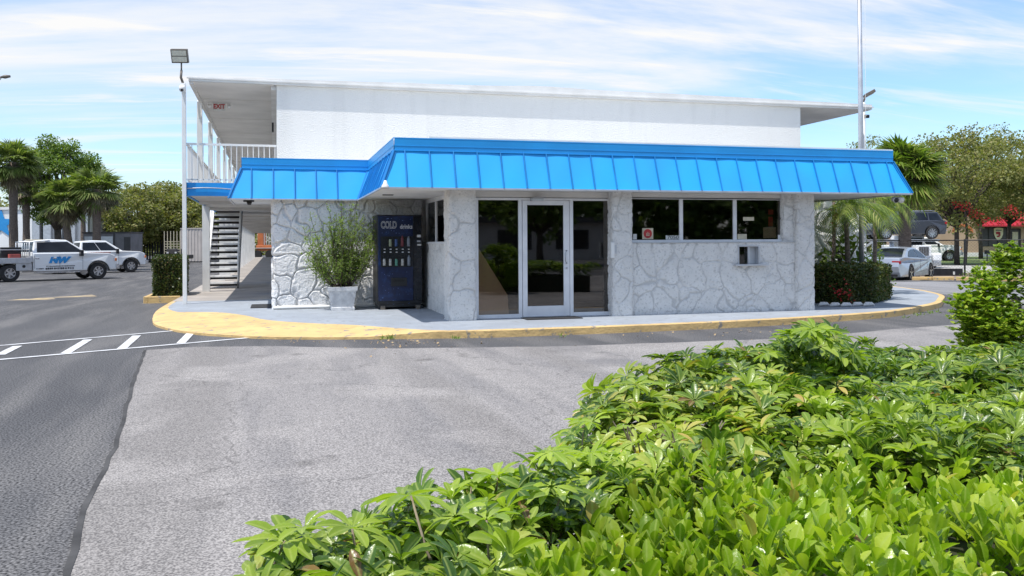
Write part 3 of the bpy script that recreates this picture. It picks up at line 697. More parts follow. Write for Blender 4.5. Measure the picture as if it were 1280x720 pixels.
# right floodlight on the far roof corner
x2, y2 = 17.35, 22.3
d = onY(1079, 140, y2)
lp2 = thing('lamp_pole', 'thin white pole with floodlight rising beside the right roof corner', 'lamp pole', (d[0], y2, gz(y2)))
MB().tube([(d[0], y2, gz(y2)), (d[0], y2, Z_(1079, 128, y2))], .05, 8).build('pole', M['white'], lp2, smooth=True)
mb = MB(); zh = Z_(1083, 118, y2); mb.tube([(d[0], y2, zh-.25), (d[0]+.06, y2, zh-.1), (d[0]+.16, y2, zh)], .03, 8)
mb.build('neck', M['bronze'], lp2, smooth=True)
flood((d[0]+.22, y2, zh+.02), R(62), lp2, R(62))
cc2 = thing('security_camera', 'dark little camera clamped on the right hand light pole', 'camera', (d[0]+.08, y2-.08, Z_(1080, 146, y2)))
zc = Z_(1080, 146, y2); MB().tube([(d[0]+.0, y2-.06, zc), (d[0]+.12, y2-.12, zc)], [.06, .05], 10).build('housing', M['black'], cc2, smooth=True)
# flagpole
yfp = 17.75; b = onY(1077, 345, yfp)
fp = thing('flagpole', 'tall bare grey metal flagpole standing in the planter by the right awning end', 'flagpole', (b[0], yfp, 0))
MB().tube([(b[0], yfp, 0), (b[0], yfp, 4.5), (b[0]-.03, yfp, 9)], [.062, .058, .045], 12).build('pole', M['alu'], fp, smooth=True)
MB().tube([(b[0], yfp, 0), (b[0], yfp, .2)], [.12, .10], 12).build('base', M['alu'], fp, smooth=True)
MB().tube([(b[0]+.10, yfp-.05, 1.2), (b[0]+.10, yfp-.05, 8.9)], .006, 4).build('halyard', M['white'], fp)
# cameras under awning corners, intercom, dome lamp on the awning
c = onY(1118, 247, 14.7)
cc = thing('security_camera', 'twin grey floodlight camera under the right awning corner', 'camera', (c[0], 14.7, ZS-.05))
MB().box(c[0]-.2, c[0]+.02, 14.62, 14.72, ZS-.04, ZS-.024).build('arm', M['alu'], cc)
for k in (0, 1): MB().tube([(c[0]-.06+k*.13, 14.66, ZS-.10), (c[0]-.07+k*.13, 14.56, ZS-.13)], [.05, .062], 12).build('housing', M['white' if k else 'alu'], cc, smooth=True)
MB().tube([(c[0]-.07, 14.565, ZS-.128), (c[0]-.072, 14.552, ZS-.132)], .05, 12).build('lens', M['black'], cc, smooth=True)
c = onY(311, 254, 18.9)
cc = thing('security_camera', 'small dark dome camera under the left awning corner', 'camera', (c[0], 19.3, ZS-.04))
MB().box(c[0]-.12, c[0]+.1, 19.2, 19.32, ZS-.035, ZS-.001).build('housing', M['black'], cc); MB().tube([(c[0], 19.26, ZS-.03), (c[0], 19.26, ZS-.1)], [.06, .035], 12).build('lens', M['black'], cc, smooth=True)
c = onY(481.5, 233, 14.44)
dl = thing('awning_sensor', 'little white bell-shaped sensor clipped to the left awning corner', 'sensor', c)
MB().tube([(c[0], 14.43, c[2]-.03), (c[0], 14.43, c[2]+.0), (c[0], 14.43, c[2]+.05), (c[0], 14.43, c[2]+.1)], [.07, .065, .035, .02], 12).build('housing', M['white'], dl, smooth=True)
a = onY(763.3, 322.5, YF-.04); b = onY(767.6, 303, YF-.04)
ic = thing('intercom', 'narrow white keypad box mounted between right door glass and stone pillar', 'intercom', (a[0], YF-.06, a[2]))
MB().box(a[0], b[0], YF-.07, YF+.02, a[2], b[2]).build('housing', M['white'], ic, bevel=.006)
MB().box(b[0], b[0]+.05, YF-.05, YF+.0, a[2]+.08, b[2]-.05).build('hinge', M['alu'], ic)
# mats
def mat_on(label, px0, py0, px1, py1):
    a = onZ(px0, py1, .125); b = onZ(px1, py0, .125)
    mb = MB(); mb.box(a[0], b[0], a[1], b[1], .122, .136); return tag(mb.build('door_mat', M['rubber'], None, bevel=.004), label, 'mat')
mat_on('dark ribbed mat lying in front of the white glass door', 659, 395.5, 719, 400)
a = onZ(313, 385.5, .12); b = onZ(343, 381, .12)
tag(MB().box(a[0], -.03, a[1], b[1]+.15, .123, .135).build('door_mat', M['rubber'], None), 'dark rubber mat on the painted floor left of the stone wall', 'mat')
# ------------------------------------------------------------------ vending machine
M['vblue'] = mat('vending_front', (.005, .012, .05), (.010, .035, .12), 9, .22, lo=.5, hi=.8, spec=.6)
M['vwin'] = mat('vending_window', (.008, .009, .013), (.014, .016, .022), 6, .2)
M['silver'] = mat('outline_letters', (.55, .56, .6), (.4, .41, .45), 15, .4); M['btn'] = mat('button_white', (.7, .7, .7), None, 10, .4)
vx0, vx1, vy = X_(471.5, 17.93), X_(527.5, 17.93), 17.93; vz0, vz1 = .24, Z_(500, 268.5, vy)
vm = thing('vending_machine', 'dark blue cold drinks vending machine against the stone wall', 'vending machine', (vx0, vy, .12))
MB().box(vx0, vx1, vy+.03, vy+.83, vz0, vz1).build('cabinet', M['black'], vm, bevel=.012)
dw = (vx1-vx0)
df = MB().box(vx0+.02, vx0+dw*.80, vy, vy+.04, vz0+.06, vz1-.02).build('door', M['vblue'], vm, bevel=.012)
MB().box(vx0+dw*.81, vx1-.01, vy+.005, vy+.04, vz0+.06, vz1-.02).build('coin_panel', M['vwin'], vm, bevel=.006)
def vq(px, py): return onY(px, py, vy-.004)
def vrect(name, m, px0, py0, px1, py1, par, d0=.0, d1=.006):
    a = vq(px0, py1); b = vq(px1, py0); return MB().box(a[0], b[0], vy-d1, vy-d0, a[2], b[2]).build(name, m, par)
wn = vrect('display_window', M['vwin'], 476, 295.5, 516.5, 334, df)
c = vq(486, 281.5); 
text('COLD', .20, M['silver'], df, (c[0]-.0, vy-.008, c[2]), sx=.60, name='lettering', bold=.008)
text('COLD', .20, M['vwin'], df, (c[0]-.0, vy-.010, c[2]), sx=.60, name='lettering', bold=-.003)
c = vq(506.5, 283.5); text('drinks', .125, M['silver'], df, (c[0]+.02, vy-.008, c[2]), sx=.85, name='lettering', bold=.003)
cols = {'w': (.5, .5, .48), 'b': (.05, .10, .26), 'g': (.10, .30, .23), 'r': (.16, .03, .04), 'y': (.28, .32, .22), 'c': (.22, .25, .3)}
for k, v in cols.items(): M['can_'+k] = mat('can_'+k, v, tuple(x*.7 for x in v), 25, .3)
def can(px, pyb, kind, hgt, parent):
    c = vq(px, pyb); y = vy-.024; r = .030 if hgt < .2 else .032
    MB().tube([(c[0], y, c[2]), (c[0], y, c[2]+hgt*.75), (c[0], y, c[2]+hgt*.85), (c[0], y, c[2]+hgt)], [r, r, r*.6, r*.4] if hgt > .16 else [r, r, r*.95, r*.8], 10).build('drink_can', M['can_'+kind], parent, smooth=True)
for i, (px, k, hg) in enumerate([(487.7, 'y', .15), (495, 'b', .15), (502.7, 'r', .22), (510.5, 'c', .21)]): can(px, 308, k, hg, wn)
for i, (px, k, hg) in enumerate([(480.3, 'w', .14), (487.7, 'w', .14), (495.3, 'g', .14), (503, 'w', .14), (511, 'c', .22)]): can(px, 332, k, hg, wn)
for px in (480.7, 488.2, 495.7, 503.3, 511):
    for py in (311.5, 315.2):
        vrect('button', M['btn'], px-1.1, py-.6, px+1.1, py+.6, wn, .006, .012)
vrect('bill_slot', M['btn'], 521.3, 293.5, 526, 296.5, vm, .0, .01); vrect('coin_slot', M['silver'], 521.3, 300.5, 525.5, 302.5, vm, .0, .01); vrect('coin_slot', M['btn'], 521.5, 305, 526.5, 307, vm, .0, .01)
dp = vrect('delivery_port', M['black'], 489, 347, 508.5, 357.5, df, .0, .02); vrect('flap', M['rubber'], 490.5, 349, 507, 352, dp, .02, .03)
MB().box(vx0+.02, vx1-.03, vy+.06, vy+.7, .17, .24).build('plinth', M['black'], vm)
for x in (vx0+.07, vx1-.13): MB().box(x, x+.09, vy+.03, vy+.15, .12, .20).build('foot', M['bronze'], vm)
# frosty speckle on the front
mb = MB()
for i in range(70):
    px, py = random.uniform(476, 518), random.choice([random.uniform(340, 384), random.uniform(273, 292)]); c = vq(px, py); s = random.uniform(.004, .010)
    if 488 < px < 510 and 345 < py < 359: continue
    mb.quad((c[0]-s, vy-.003, c[2]), (c[0], vy-.003, c[2]-s), (c[0]+s, vy-.003, c[2]+s*.3), (c[0], vy-.003, c[2]+s))
mb.build('speckle_decal', mat('speckle', (.12, .2, .45), (.05, .1, .3), 30, .4), df)
# ------------------------------------------------------------------ foliage tools
def nrmz(a): return a / np.maximum(np.linalg.norm(a, axis=1, keepdims=True), 1e-9)
def rdir(n, rng=RNG): return nrmz(rng.normal(size=(n, 3)))
T_DIA = (np.array([(0, 0, 0), (.5, .45, .06), (0, 1, 0), (-.5, .45, .06)]), np.array([(0, 1, 2, 3)]))
def blade(st, fold=.12, droop=.15):
    """leaf with a midrib: st = [(t, halfwidth)]"""
    V = []; F = []
    for t, h in st:
        z = -droop * t * t
        V += [(-h, t, z + fold * h), (0, t, z), (h, t, z + fold * h)]
    for i in range(len(st) - 1):
        for k in (0, 1): F.append((i*3+k, i*3+k+1, (i+1)*3+k+1, (i+1)*3+k))
    return np.array(V), np.array(F)
T_SCHEF = blade([(0, .03), (.12, .05), (.35, .14), (.6, .185), (.82, .15), (.95, .08), (1, .01)], .45, .30)
T_OVAL = blade([(0, .03), (.08, .08), (.28, .24), (.5, .29), (.72, .26), (.9, .14), (1, .02)], .35, .16)
T_SMALL = blade([(0, .03), (.3, .25), (.65, .24), (1, .01)], .25, .12)
def leaf_arrays(C, A, Nn, L, W, tpl):
    A = nrmz(A); S = nrmz(np.cross(A, Nn)); Nn = np.cross(S, A)
    tv, tf = tpl; k = len(tv)
    V = (C[:, None, :] + tv[None, :, 0, None] * (S * W[:, None])[:, None, :] + tv[None, :, 1, None] * (A * L[:, None])[:, None, :]
         + tv[None, :, 2, None] * (Nn * L[:, None])[:, None, :]).reshape(-1, 3)
    F = (tf[None] + (np.arange(len(C)) * k)[:, None, None]).reshape(-1, 4)
    return V, F
def rib_attr(o, tpl):
    tv = tpl[0]; k = len(tv); r_ = np.abs(tv[:, 0]) / max(1e-6, np.abs(tv[:, 0]).max()); n = len(o.data.vertices) // k
    at = o.data.attributes.new('rib', 'FLOAT', 'POINT'); at.data.foreach_set('value', np.tile(r_, n).astype(np.float32)); return o
def join(arr):
    V = []; F = []; n = 0
    for v, f in arr: V.append(v); F.append(f + n); n += len(v)
    return np.concatenate(V), np.concatenate(F)
G = {}
G['oak'] = leafmat('oak_leaves', [(0, (.15, .17, .05)), (.5, (.23, .235, .08)), (.85, (.31, .29, .11)), (1, (.32, .25, .12))], .6, .35)
G['pine'] = leafmat('dark_crown_leaves', [(0, (.085, .15, .03)), (.6, (.15, .22, .045)), (1, (.23, .28, .07))], .6, .35)
G['palm'] = leafmat('palm_fronds', [(0, (.10, .15, .04)), (.6, (.19, .24, .08)), (1, (.34, .35, .16))], .4, .4)
G['palm2'] = leafmat('bright_palm_fronds', [(0, (.11, .18, .035)), (.6, (.22, .29, .06)), (1, (.42, .42, .15))], .4, .4)
G['dead'] = leafmat('dead_fronds', [(0, (.15, .125, .09)), (.6, (.24, .20, .15)), (1, (.34, .28, .21))], .8, .2)
G['hedge'] = leafmat('box_hedge_leaves', [(0, (.035, .06, .012)), (.55, (.07, .10, .02)), (.85, (.12, .14, .03)), (1, (.18, .10, .04))], .4, .2)
G['shrub'] = leafmat('shrub_leaves', [(0, (.16, .25, .05)), (.6, (.27, .36, .09)), (1, (.40, .47, .17))], .5, .4)
G['schef'] = leafmat('umbrella_leaves', [(0, (.045, .10, .014)), (.45, (.085, .165, .022)), (.8, (.17, .27, .035)), (.965, (.30, .38, .055)), (.985, (.30, .17, .06)), (1, (.20, .11, .05))], .30, .32, .5, True)
G['schef_y'] = leafmat('yellowing_umbrella_leaves', [(0, (.20, .31, .04)), (.6, (.34, .42, .07)), (.9, (.52, .52, .12)), (1, (.60, .38, .12))], .35, .32, .45, True)
G['schef_n'] = leafmat('fresh_umbrella_leaves', [(0, (.24, .35, .035)), (1, (.42, .52, .07))], .30, .38, .5, True)
G['oval'] = leafmat('bright_oval_leaves', [(0, (.17, .30, .018)), (.5, (.31, .43, .028)), (.975, (.54, .60, .08)), (.99, (.50, .38, .10)), (1, (.32, .18, .07))], .28, .40, .5, True)
G['bougain'] = leafmat('red_bracts', [(0, (.45, .02, .03)), (.6, (.62, .04, .06)), (1, (.7, .12, .12))], .6, .3)
def clumps(c, r, n, squash=.8, rng=RNG, lo=.35):
    d = rdir(n, rng); rad = rng.uniform(lo, 1, n)**.6
    p = d * rad[:, None] * np.array(r); p[:, 2] = np.where(p[:, 2] < 0, p[:, 2]*squash, p[:, 2]); return np.array(c) + p
def crown(name, m, parent, blobs, per=60, ls=.22, spread=.9, seed=1, aspect=.55):
    """blobs: list of centre+radius of leaf clumps; a cloud of leaf-sized faces in each"""
    rng = np.random.default_rng(seed); out = []
    for c, r in blobs:
        n = int(per * (r / .8)**2 * rng.uniform(.7, 1.3)) + 4
        d = rdir(n, rng); p = np.array(c) + d * (rng.uniform(.15, 1, n)**.55)[:, None] * r * np.array([1, 1, .62])
        A = nrmz(d + .8 * rng.normal(size=(n, 3)) + np.array([0, 0, -.15])); Nn = nrmz(d * .5 + np.array([0, 0, .9]) + .5 * rng.normal(size=(n, 3)))
        L = rng.uniform(.6, 1.3, n) * ls; out.append(leaf_arrays(p, A, Nn, L, L * aspect * 1.6, T_DIA))
    V, F = join(out); return np_mesh(name, V, F, m, parent)
def limbs(base, H, r0, tips, seed, lean=(0, 0)):
    rng = random.Random(seed); mb = MB(); b = Vector(base); fork = b + Vector((lean[0]*.4, lean[1]*.4, H * .30))
    pts = [b, b + (fork-b)*.5 + Vector((rng.uniform(-.1,.1), rng.uniform(-.1,.1), 0)), fork]; mb.tube(pts, [r0*1.25, r0, r0*.85], 9)
    for t in tips:
        t = Vector(t); m1 = fork.lerp(t, .4) + Vector((rng.uniform(-.4,.4), rng.uniform(-.4,.4), rng.uniform(-.1,.5))); m2 = fork.lerp(t, .75) + Vector((rng.uniform(-.3,.3), rng.uniform(-.3,.3), rng.uniform(0,.4)))
        mb.tube([fork - Vector((0,0,.2)), m1, m2, t], [r0*.55, r0*.34, r0*.2, r0*.07], 6)
    return mb
def broad_tree(name, label, cat, base, H, W, seed, m='oak', group=None, nb=70, per=60, ls=.24, br=(.6, 1.15), low=.32, trunk_r=.22, sparse=.0):
    rng = np.random.default_rng(seed); t = thing(name, label, cat, base, 0, group)
    blobs = []
    tips = []
    for i in range(nb):
        d = rdir(1, rng)[0]; rad = rng.uniform(.45, 1)**.7
        z = H * (low + (1 - low) * .5) + d[2] * rad * H * (1 - low) * .5
        wz = 1.0 - .25 * max(0, d[2])
        p = (base[0] + d[0]*rad*W/2*wz, base[1] + d[1]*rad*W/2*wz, base[2] + z + rng.uniform(-.3, .3))
        blobs.append((p, rng.uniform(*br)))
        if i % 4 == 0: tips.append(p)
    crown('crown', G[m], t, blobs, per, ls, seed=seed)
    limbs(base, H, trunk_r, tips, seed).build('trunk', M['bark'], t, smooth=True); return t
def fan_palm(label, base, H, seed, R_=1.5, n=34, dead=12, group=None, m='palm', tr=.17, lean=(0, 0), name='sabal_palm'):
    rng = np.random.default_rng(seed); t = thing(name, label, 'palm tree', base, 0, group)
    top = np.array(base) + np.array([lean[0], lean[1], H]); mb = MB()
    pts = [(base[0] + lean[0]*k/6 , base[1] + lean[1]*k/6, base[2] + H*k/6) for k in range(7)]
    mb.tube(pts, [tr*1.3] + [tr*(1 + .06*((k*7) % 3 - 1)) for k in range(1, 7)], 10); mb.build('trunk', M['palmbark'], t, smooth=True)
    def fans(cnt, elo, ehi, name, mm, rr, droopv, width):
        V = []; F = []; k = 0; st = MB()
        for i in range(cnt):
            az = rng.uniform(0, 2*math.pi); el = rng.uniform(elo, ehi); d = np.array([math.cos(az)*math.cos(el), math.sin(az)*math.cos(el), math.sin(el)])
            pl = rr * rng.uniform(.35, .55); c0 = top + d * .1; c1 = top + d * pl + np.array([0, 0, -.06 * pl])
            st.tube([c0, c1], [.03, .018], 4, cap=False)
            side = nrmz(np.cross(d, np.array([0, 0, 1.0]))[None])[0]; nrm = np.cross(side, d)
            S = 30; fl = rr * rng.uniform(.5, .75)
            for s in range(S):
                a = (s / (S-1) - .5) * 2 * R(112) + rng.uniform(-.03, .03)
                dd = d * math.cos(a) + side * math.sin(a); L = fl * (1 - .25 * abs(a) / R(112)) * rng.uniform(.9, 1.1)
                sd = -d * math.sin(a) + side * math.cos(a)
                w1 = L * .048 * width
                p1 = c1 + dd * L * .5 + nrm * .06 * L * (1 if s % 2 else -.2) + np.array([0, 0, -.05 * L * droopv]); p2 = c1 + dd * L + np.array([0, 0, -.28 * L * droopv * rng.uniform(.6, 1.5)])
                V += [c1, p1 - sd*w1, p2, p1 + sd*w1]; F.append((k, k+1, k+2, k+3)); k += 4
        np_mesh(name, np.array(V), np.array(F), G[mm], t); st.build('frond_stem', M['palmbark'] if mm == 'dead' else M['stemg'], t)
    fans(n, -.75, 1.35, 'fronds', m, R_, 1.0, 1.0)
    if dead: fans(dead, -1.35, -.45, 'dead_fronds', 'dead', R_ * .8, .6, 1.3)
    return t
M['stemg'] = mat('frond_stem_green', (.12, .15, .05), (.08, .1, .03), 9, .6)
def feather_palm(label, base, H, seed, R_=1.1, n=14, group=None, bark='palmbark', m='palm2', el=(-.2, 1.2), name='feather_palm', tr=.05):
    rng = np.random.default_rng(seed); t = thing(name, label, 'palm tree', base, 0, group); top = np.array(base) + np.array([rng.uniform(-.1, .1), 0, H])
    mb = MB(); mb.tube([base, tuple((np.array(base)+top)/2 + np.array([.03, 0, 0])), tuple(top)], [tr*1.3, tr, tr*.8], 8); mb.build('trunk', M[bark], t, smooth=True)
    V = []; F = []; k = 0; st = MB()
    for i in range(n):
        az = rng.uniform(0, 2*math.pi); e = rng.uniform(*el); L = R_ * rng.uniform(.8, 1.15)
        p = top.copy(); pts = [p.copy()]
        for s in range(14):
            u = s / 14; ang = e - u * 1.7; p = p + np.array([math.cos(az)*math.cos(ang), math.sin(az)*math.cos(ang), math.sin(ang)]) * L / 14; pts.append(p.copy())
        st.tube(pts, [.012 * (1 - .7*j/14) for j in range(15)], 4, cap=False)
        for j in range(2, 15):
            for h in (0, .5):
                if j == 14 and h: continue
                q = pts[j] if not h else (pts[j] + pts[j-1]) / 2
                dv = pts[j] - pts[j-1]; dv = dv / np.linalg.norm(dv); sd = np.cross(dv, [0, 0, 1]); sd = sd / max(1e-6, np.linalg.norm(sd))
                ll = L * .32 * math.sin(math.pi * min(1, (j+h) / 15.5) * .95 + .1)
                for sg in (-1, 1):
                    e1 = q + (sd*sg*.8 + dv*.55) * ll * .55 + np.array([0, 0, -.03*ll]); e2 = q + (sd*sg*.8 + dv*.7) * ll + np.array([0, 0, -.35*ll])
                    wv = dv * ll * .05; V += [q, e1 - wv, e2, e1 + wv]; F.append((k, k+1, k+2, k+3)); k += 4
    np_mesh('fronds', np.array(V), np.array(F), G[m], t); st.build('frond_stem', M['stemg'], t); return t
def in_poly(x, y, poly):
    c = np.zeros(len(x), bool); n = len(poly); j = n - 1
    for i in range(n):
        xi, yi = poly[i][:2]; xj, yj = poly[j][:2]
        m = ((yi > y) != (yj > y)) & (x < (xj - xi) * (y - yi) / (yj - yi + 1e-12) + xi); c ^= m; j = i
    return c
def edge_dist(x, y, poly):
    d = np.full(len(x), 1e9); P_ = np.array([p[:2] for p in poly]); n = len(P_)
    for i in range(n):
        a, b = P_[i], P_[(i+1) % n]; ab = b - a; t = np.clip(((x-a[0])*ab[0] + (y-a[1])*ab[1]) / (ab @ ab), 0, 1)
        d = np.minimum(d, np.hypot(x - a[0] - t*ab[0], y - a[1] - t*ab[1])); 
    return d
def trimmed_hedge(label, poly, z0, z1, seed, dens=2600, ls=.045, group=None, m='hedge', cat='hedge', flowers=None, name='trimmed_hedge'):
    """clipped hedge with plan polygon poly: leaves in a shell round a dark core"""
    rng = np.random.default_rng(seed); cx_ = sum(p[0] for p in poly)/len(poly); cy_ = sum(p[1] for p in poly)/len(poly)
    t = thing(name, label, cat, (cx_, cy_, z0), 0, group)
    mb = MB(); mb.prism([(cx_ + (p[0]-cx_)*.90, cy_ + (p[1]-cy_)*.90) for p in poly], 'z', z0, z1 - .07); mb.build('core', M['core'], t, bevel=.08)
    P_ = np.array([p[:2] for p in poly]); n = len(P_); C = []; Nn = []
    for i in range(n):
        a, b = P_[i], P_[(i+1) % n]; L = np.linalg.norm(b-a); k = int(L * (z1-z0) * dens)
        u = rng.uniform(0, 1, k); z = rng.uniform(z0 + .02, z1, k); nn = np.array([(b-a)[1], -(b-a)[0], 0]) / L
        if np.dot(nn[:2], (a+b)/2 - np.array([cx_, cy_])) < 0: nn = -nn
        p = np.stack([a[0] + (b-a)[0]*u, a[1] + (b-a)[1]*u, z], 1)
        bul = (fbm(p * 3.0, 3, seed) - .5) * .14; depth = rng.uniform(-.09, .02, k)
        C.append(p + nn * (bul + depth)[:, None]); Nn.append(np.repeat(nn[None], k, 0))
    x0, y0 = P_.min(0); x1, y1 = P_.max(0); k = int((x1-x0)*(y1-y0)*dens); x = rng.uniform(x0, x1, k); y = rng.uniform(y0, y1, k); m_ = in_poly(x, y, poly); x, y = x[m_], y[m_]
    p = np.stack([x, y, np.full(len(x), z1)], 1); p[:, 2] += (fbm(p*3, 3, seed+1)-.5)*.12 + rng.uniform(-.09, .03, len(x)); C.append(p); Nn.append(np.repeat(np.array([[0, 0, 1.]]), len(x), 0))
    C = np.concatenate(C); Nn = np.concatenate(Nn); k = len(C)
    A = nrmz(Nn * .5 + rng.normal(size=(k, 3)) * .7 + np.array([0, 0, .35])); N2 = nrmz(Nn + .6 * rng.normal(size=(k, 3)) + np.array([0, 0, .5]))
    L = rng.uniform(.7, 1.3, k) * ls; V, F = leaf_arrays(C, A, N2, L, L * .8, T_DIA); np_mesh('leaves', V, F, G[m], t)
    if flowers:
        fl = []
        for (c, r_, cnt) in flowers:
            d = rdir(cnt, rng); fl.append(np.array(c) + d * rng.uniform(0, 1, cnt)[:, None] * np.array(r_))
        C = np.concatenate(fl); k = len(C); V, F = leaf_arrays(C, rdir(k, rng), rdir(k, rng), np.full(k, .05), np.full(k, .05), T_DIA); np_mesh('blossom', V, F, G['bougain'], t)
    return t
# ------------------------------------------------------------------ planting by the building
a = onG(191, 378); b = onG(229, 378)
trimmed_hedge('square clipped hedge left of the thin white pole by the stairs', [(a[0]+.05, a[1]-.3), (-2.42, a[1]-.35), (-2.42, a[1]+1.4), (a[0]+.05, a[1]+1.4)], -.02, 1.17, 61, 2300, .05)
mb = MB(); mb.box(a[0]-.05, -2.43, a[1]-.5, a[1]-.38, -.2, .13); mb.box(a[0]-.17, a[0]-.05, a[1]-.5, a[1]+1.6, -.2, .13); struct('planter_kerb', mb, M['yellow'], bevel=.015)
hp = [onZ(1019, 379, .12)[:2], onZ(1060, 381.5, .12)[:2], onZ(1092, 379.5, .12)[:2], onZ(1113, 374, .12)[:2]]
hp = [tuple(p) for p in hp]; e = hp[-1]; hp += [(e[0]+.15, e[1]+.7), (e[0]+.1, e[1]+2.2), (e[0]-.5, e[1]+2.6), (e[0]-.9, e[1]+1.2), (e[0]-1.6, e[1]+.5), (hp[0][0], hp[0][1]+1.1)]
fc = onY(1052, 360, hp[1][1]-.02)
trimmed_hedge('curved clipped hedge with a few red blossoms right of the office', hp, .12, Z_(1060, 335, hp[1][1]), 62, 2600, .045, flowers=[((fc[0], fc[1]-.0, .42), (.35, .04, .28), 34), ((fc[0]+.2, fc[1]-.0, .3), (.15, .04, .15), 18)])
p = onY(1093, 340, 19.6)
t = thing('round_shrub', 'small yellow-green shrub behind the right end of the curved hedge', 'shrub', (p[0], 19.6, 0))
crown('leaves', G['shrub'], t, [((p[0]+dx, 19.6+dy, z), .33) for dx, dy, z in ((0, 0, .45), (-.15, .1, .85), (.12, 0, .75), (0, .1, 1.1), (-.1, 0, 1.0), (.25, 0, .4), (-.25, 0, .5))], 900, .055, seed=5); MB().tube([(p[0], 19.6, -.1), (p[0], 19.6, .8)], .03, 6).build('stem', M['bark'], t)
mb = MB()
for i in range(5):
    q = onZ(1027 + i*14, 382.5 + (0.6 if i in (1, 2) else 0), .12); s = MB()
    s.tube([(q[0]-.13, q[1]-.08, .14), (q[0]-.07, q[1]-.08, .17), (q[0]+.07, q[1]-.08, .17), (q[0]+.13, q[1]-.08, .14)], [.02, .045, .04, .02], 8)
    tag(s.build('edging_stone', M['stone_f'], None, smooth=True), 'low pale stone edging the foot of the curved hedge', 'stone', 'pale edging stones along the curved hedge')
# palms behind the hedge
q = onZ(1043, 372, .12); feather_palm('young palm with dark red trunk just right of the stone pillar', (q[0], 17.6, .1), 2.15, 71, 1.25, 17, bark='redtrunk' if 'redtrunk' in M else 'palmbark', tr=.06)
c = onY(1043, 262, 17.6)
t_ = bpy.data.objects['feather_palm']; rng = np.random.default_rng(5)
C = np.array([c[0], 17.55, c[2]-.15]) + rdir(120, rng) * rng.uniform(0, 1, 120)[:, None] * np.array([.10, .10, .38]); V, F = leaf_arrays(C, rdir(120, rng), rdir(120, rng), np.full(120, .05), np.full(120, .05), T_DIA); np_mesh('fruit_cluster', V, F, leafmat('red_fruit', [(0, (.16, .03, .03)), (1, (.3, .06, .05))], .5, 0), t_)
q = onY(1066, 330, 18.2); feather_palm('slim palm leaning in front of the rear stone wall', (q[0]-.6, 18.2, .1), 2.5, 72, 1.3, 16, tr=.045)
q = onY(1098, 330, 19.0); feather_palm('bright palm with drooping fronds beyond the corner of the awning', (q[0], 19.2, .0), 2.6, 77, 1.3, 18, tr=.05)
q = onY(1060, 330, 18.35)
t = thing('leafy_shrub', 'dark broad-leaved shrub against the rear stone wall behind the hedge', 'shrub', (q[0], 18.35, .1))
rng = np.random.default_rng(9); n = 420
C = np.array([q[0]-.15, 18.35, .95]) + rdir(n, rng) * (rng.uniform(.1, 1, n)**.6)[:, None] * np.array([.75, .3, .75]); V, F = leaf_arrays(C, rdir(n, rng) + np.array([0, 0, .2]), rdir(n, rng) + np.array([0, -.6, .8]), rng.uniform(.10, .2, n), rng.uniform(.10, .18, n), T_SMALL)
np_mesh('leaves', V, F, G['pine'], t)
mb = MB()
for i in range(7): mb.tube([(q[0]-.15+random.uniform(-.1,.1), 18.35, .1), (q[0]-.15+random.uniform(-.5,.5), 18.35, .9), (q[0]-.15+random.uniform(-.6,.6), 18.35, 1.5)], [.03, .02, .01], 5)
mb.build('stem', M['bark'], t)
# potted shrub
pa, pb = X_(411.5, 18.0), X_(445.5, 18.0); pcx = (pa+pb)/2; pw = (pb-pa)/2; pyc = 18.0 + pw
pt = thing('potted_shrub', 'airy green shrub in a white lattice-pattern pot beside the vending machine', 'potted plant', (pcx, pyc, .12))
M['pot'] = mat('painted_pot', (.72, .72, .72), (.55, .55, .56), 8, .7, bs=.4, bscale=40)
mb = MB(); zp = .12
def ring(w_, z): return [(pcx-w_, pyc-w_, z), (pcx+w_, pyc-w_, z), (pcx+w_, pyc+w_, z), (pcx-w_, pyc+w_, z)]
lv = [(pw*.86, zp), (pw*.86, zp+.06), (pw*.80, zp+.08), (pw*.97, zp+.40), (pw*1.06, zp+.41), (pw*1.08, zp+.49), (pw*.92, zp+.49), (pw*.90, zp+.42)]
for w_, z in lv: mb.v += ring(w_, z)
for i in range(len(lv)-1):
    for k in range(4): mb.f.append((i*4+k, i*4+(k+1)%4, (i+1)*4+(k+1)%4, (i+1)*4+k))
mb.f += [(3, 2, 1, 0), tuple(range(len(mb.v)-4, len(mb.v)))]
for k in range(-5, 6):      # lattice on the front and the sides
    for sgn in (-1, 1):
        x0 = k * .085; z0, z1 = zp+.10, zp+.38
        f = lambda z: pw * (.80 + .17 * (z - zp - .08) / .32)
        x1 = x0 + sgn * .28 * .8
        pts = []
        for j in range(9):
            x = x0 + (x1-x0)*j/8; z = z0 + (z1-z0)*j/8
            if abs(x) < f(z) - .02: pts.append((x, z))
        if len(pts) > 1:
            (xa_, za_), (xb_, zb_) = pts[0], pts[-1]
            mb.bar((pcx+xa_, pyc-f(za_)-.002, za_), (pcx+xb_, pyc-f(zb_)-.002, zb_), .012, .012); mb.bar((pcx-f(za_)-.002, pyc+xa_, za_), (pcx-f(zb_)-.002, pyc+xb_, zb_), .012, .012)
mb.build('pot', M['pot'], pt, bevel=.004)
rng = np.random.default_rng(33); st = MB(); C = []; A = []
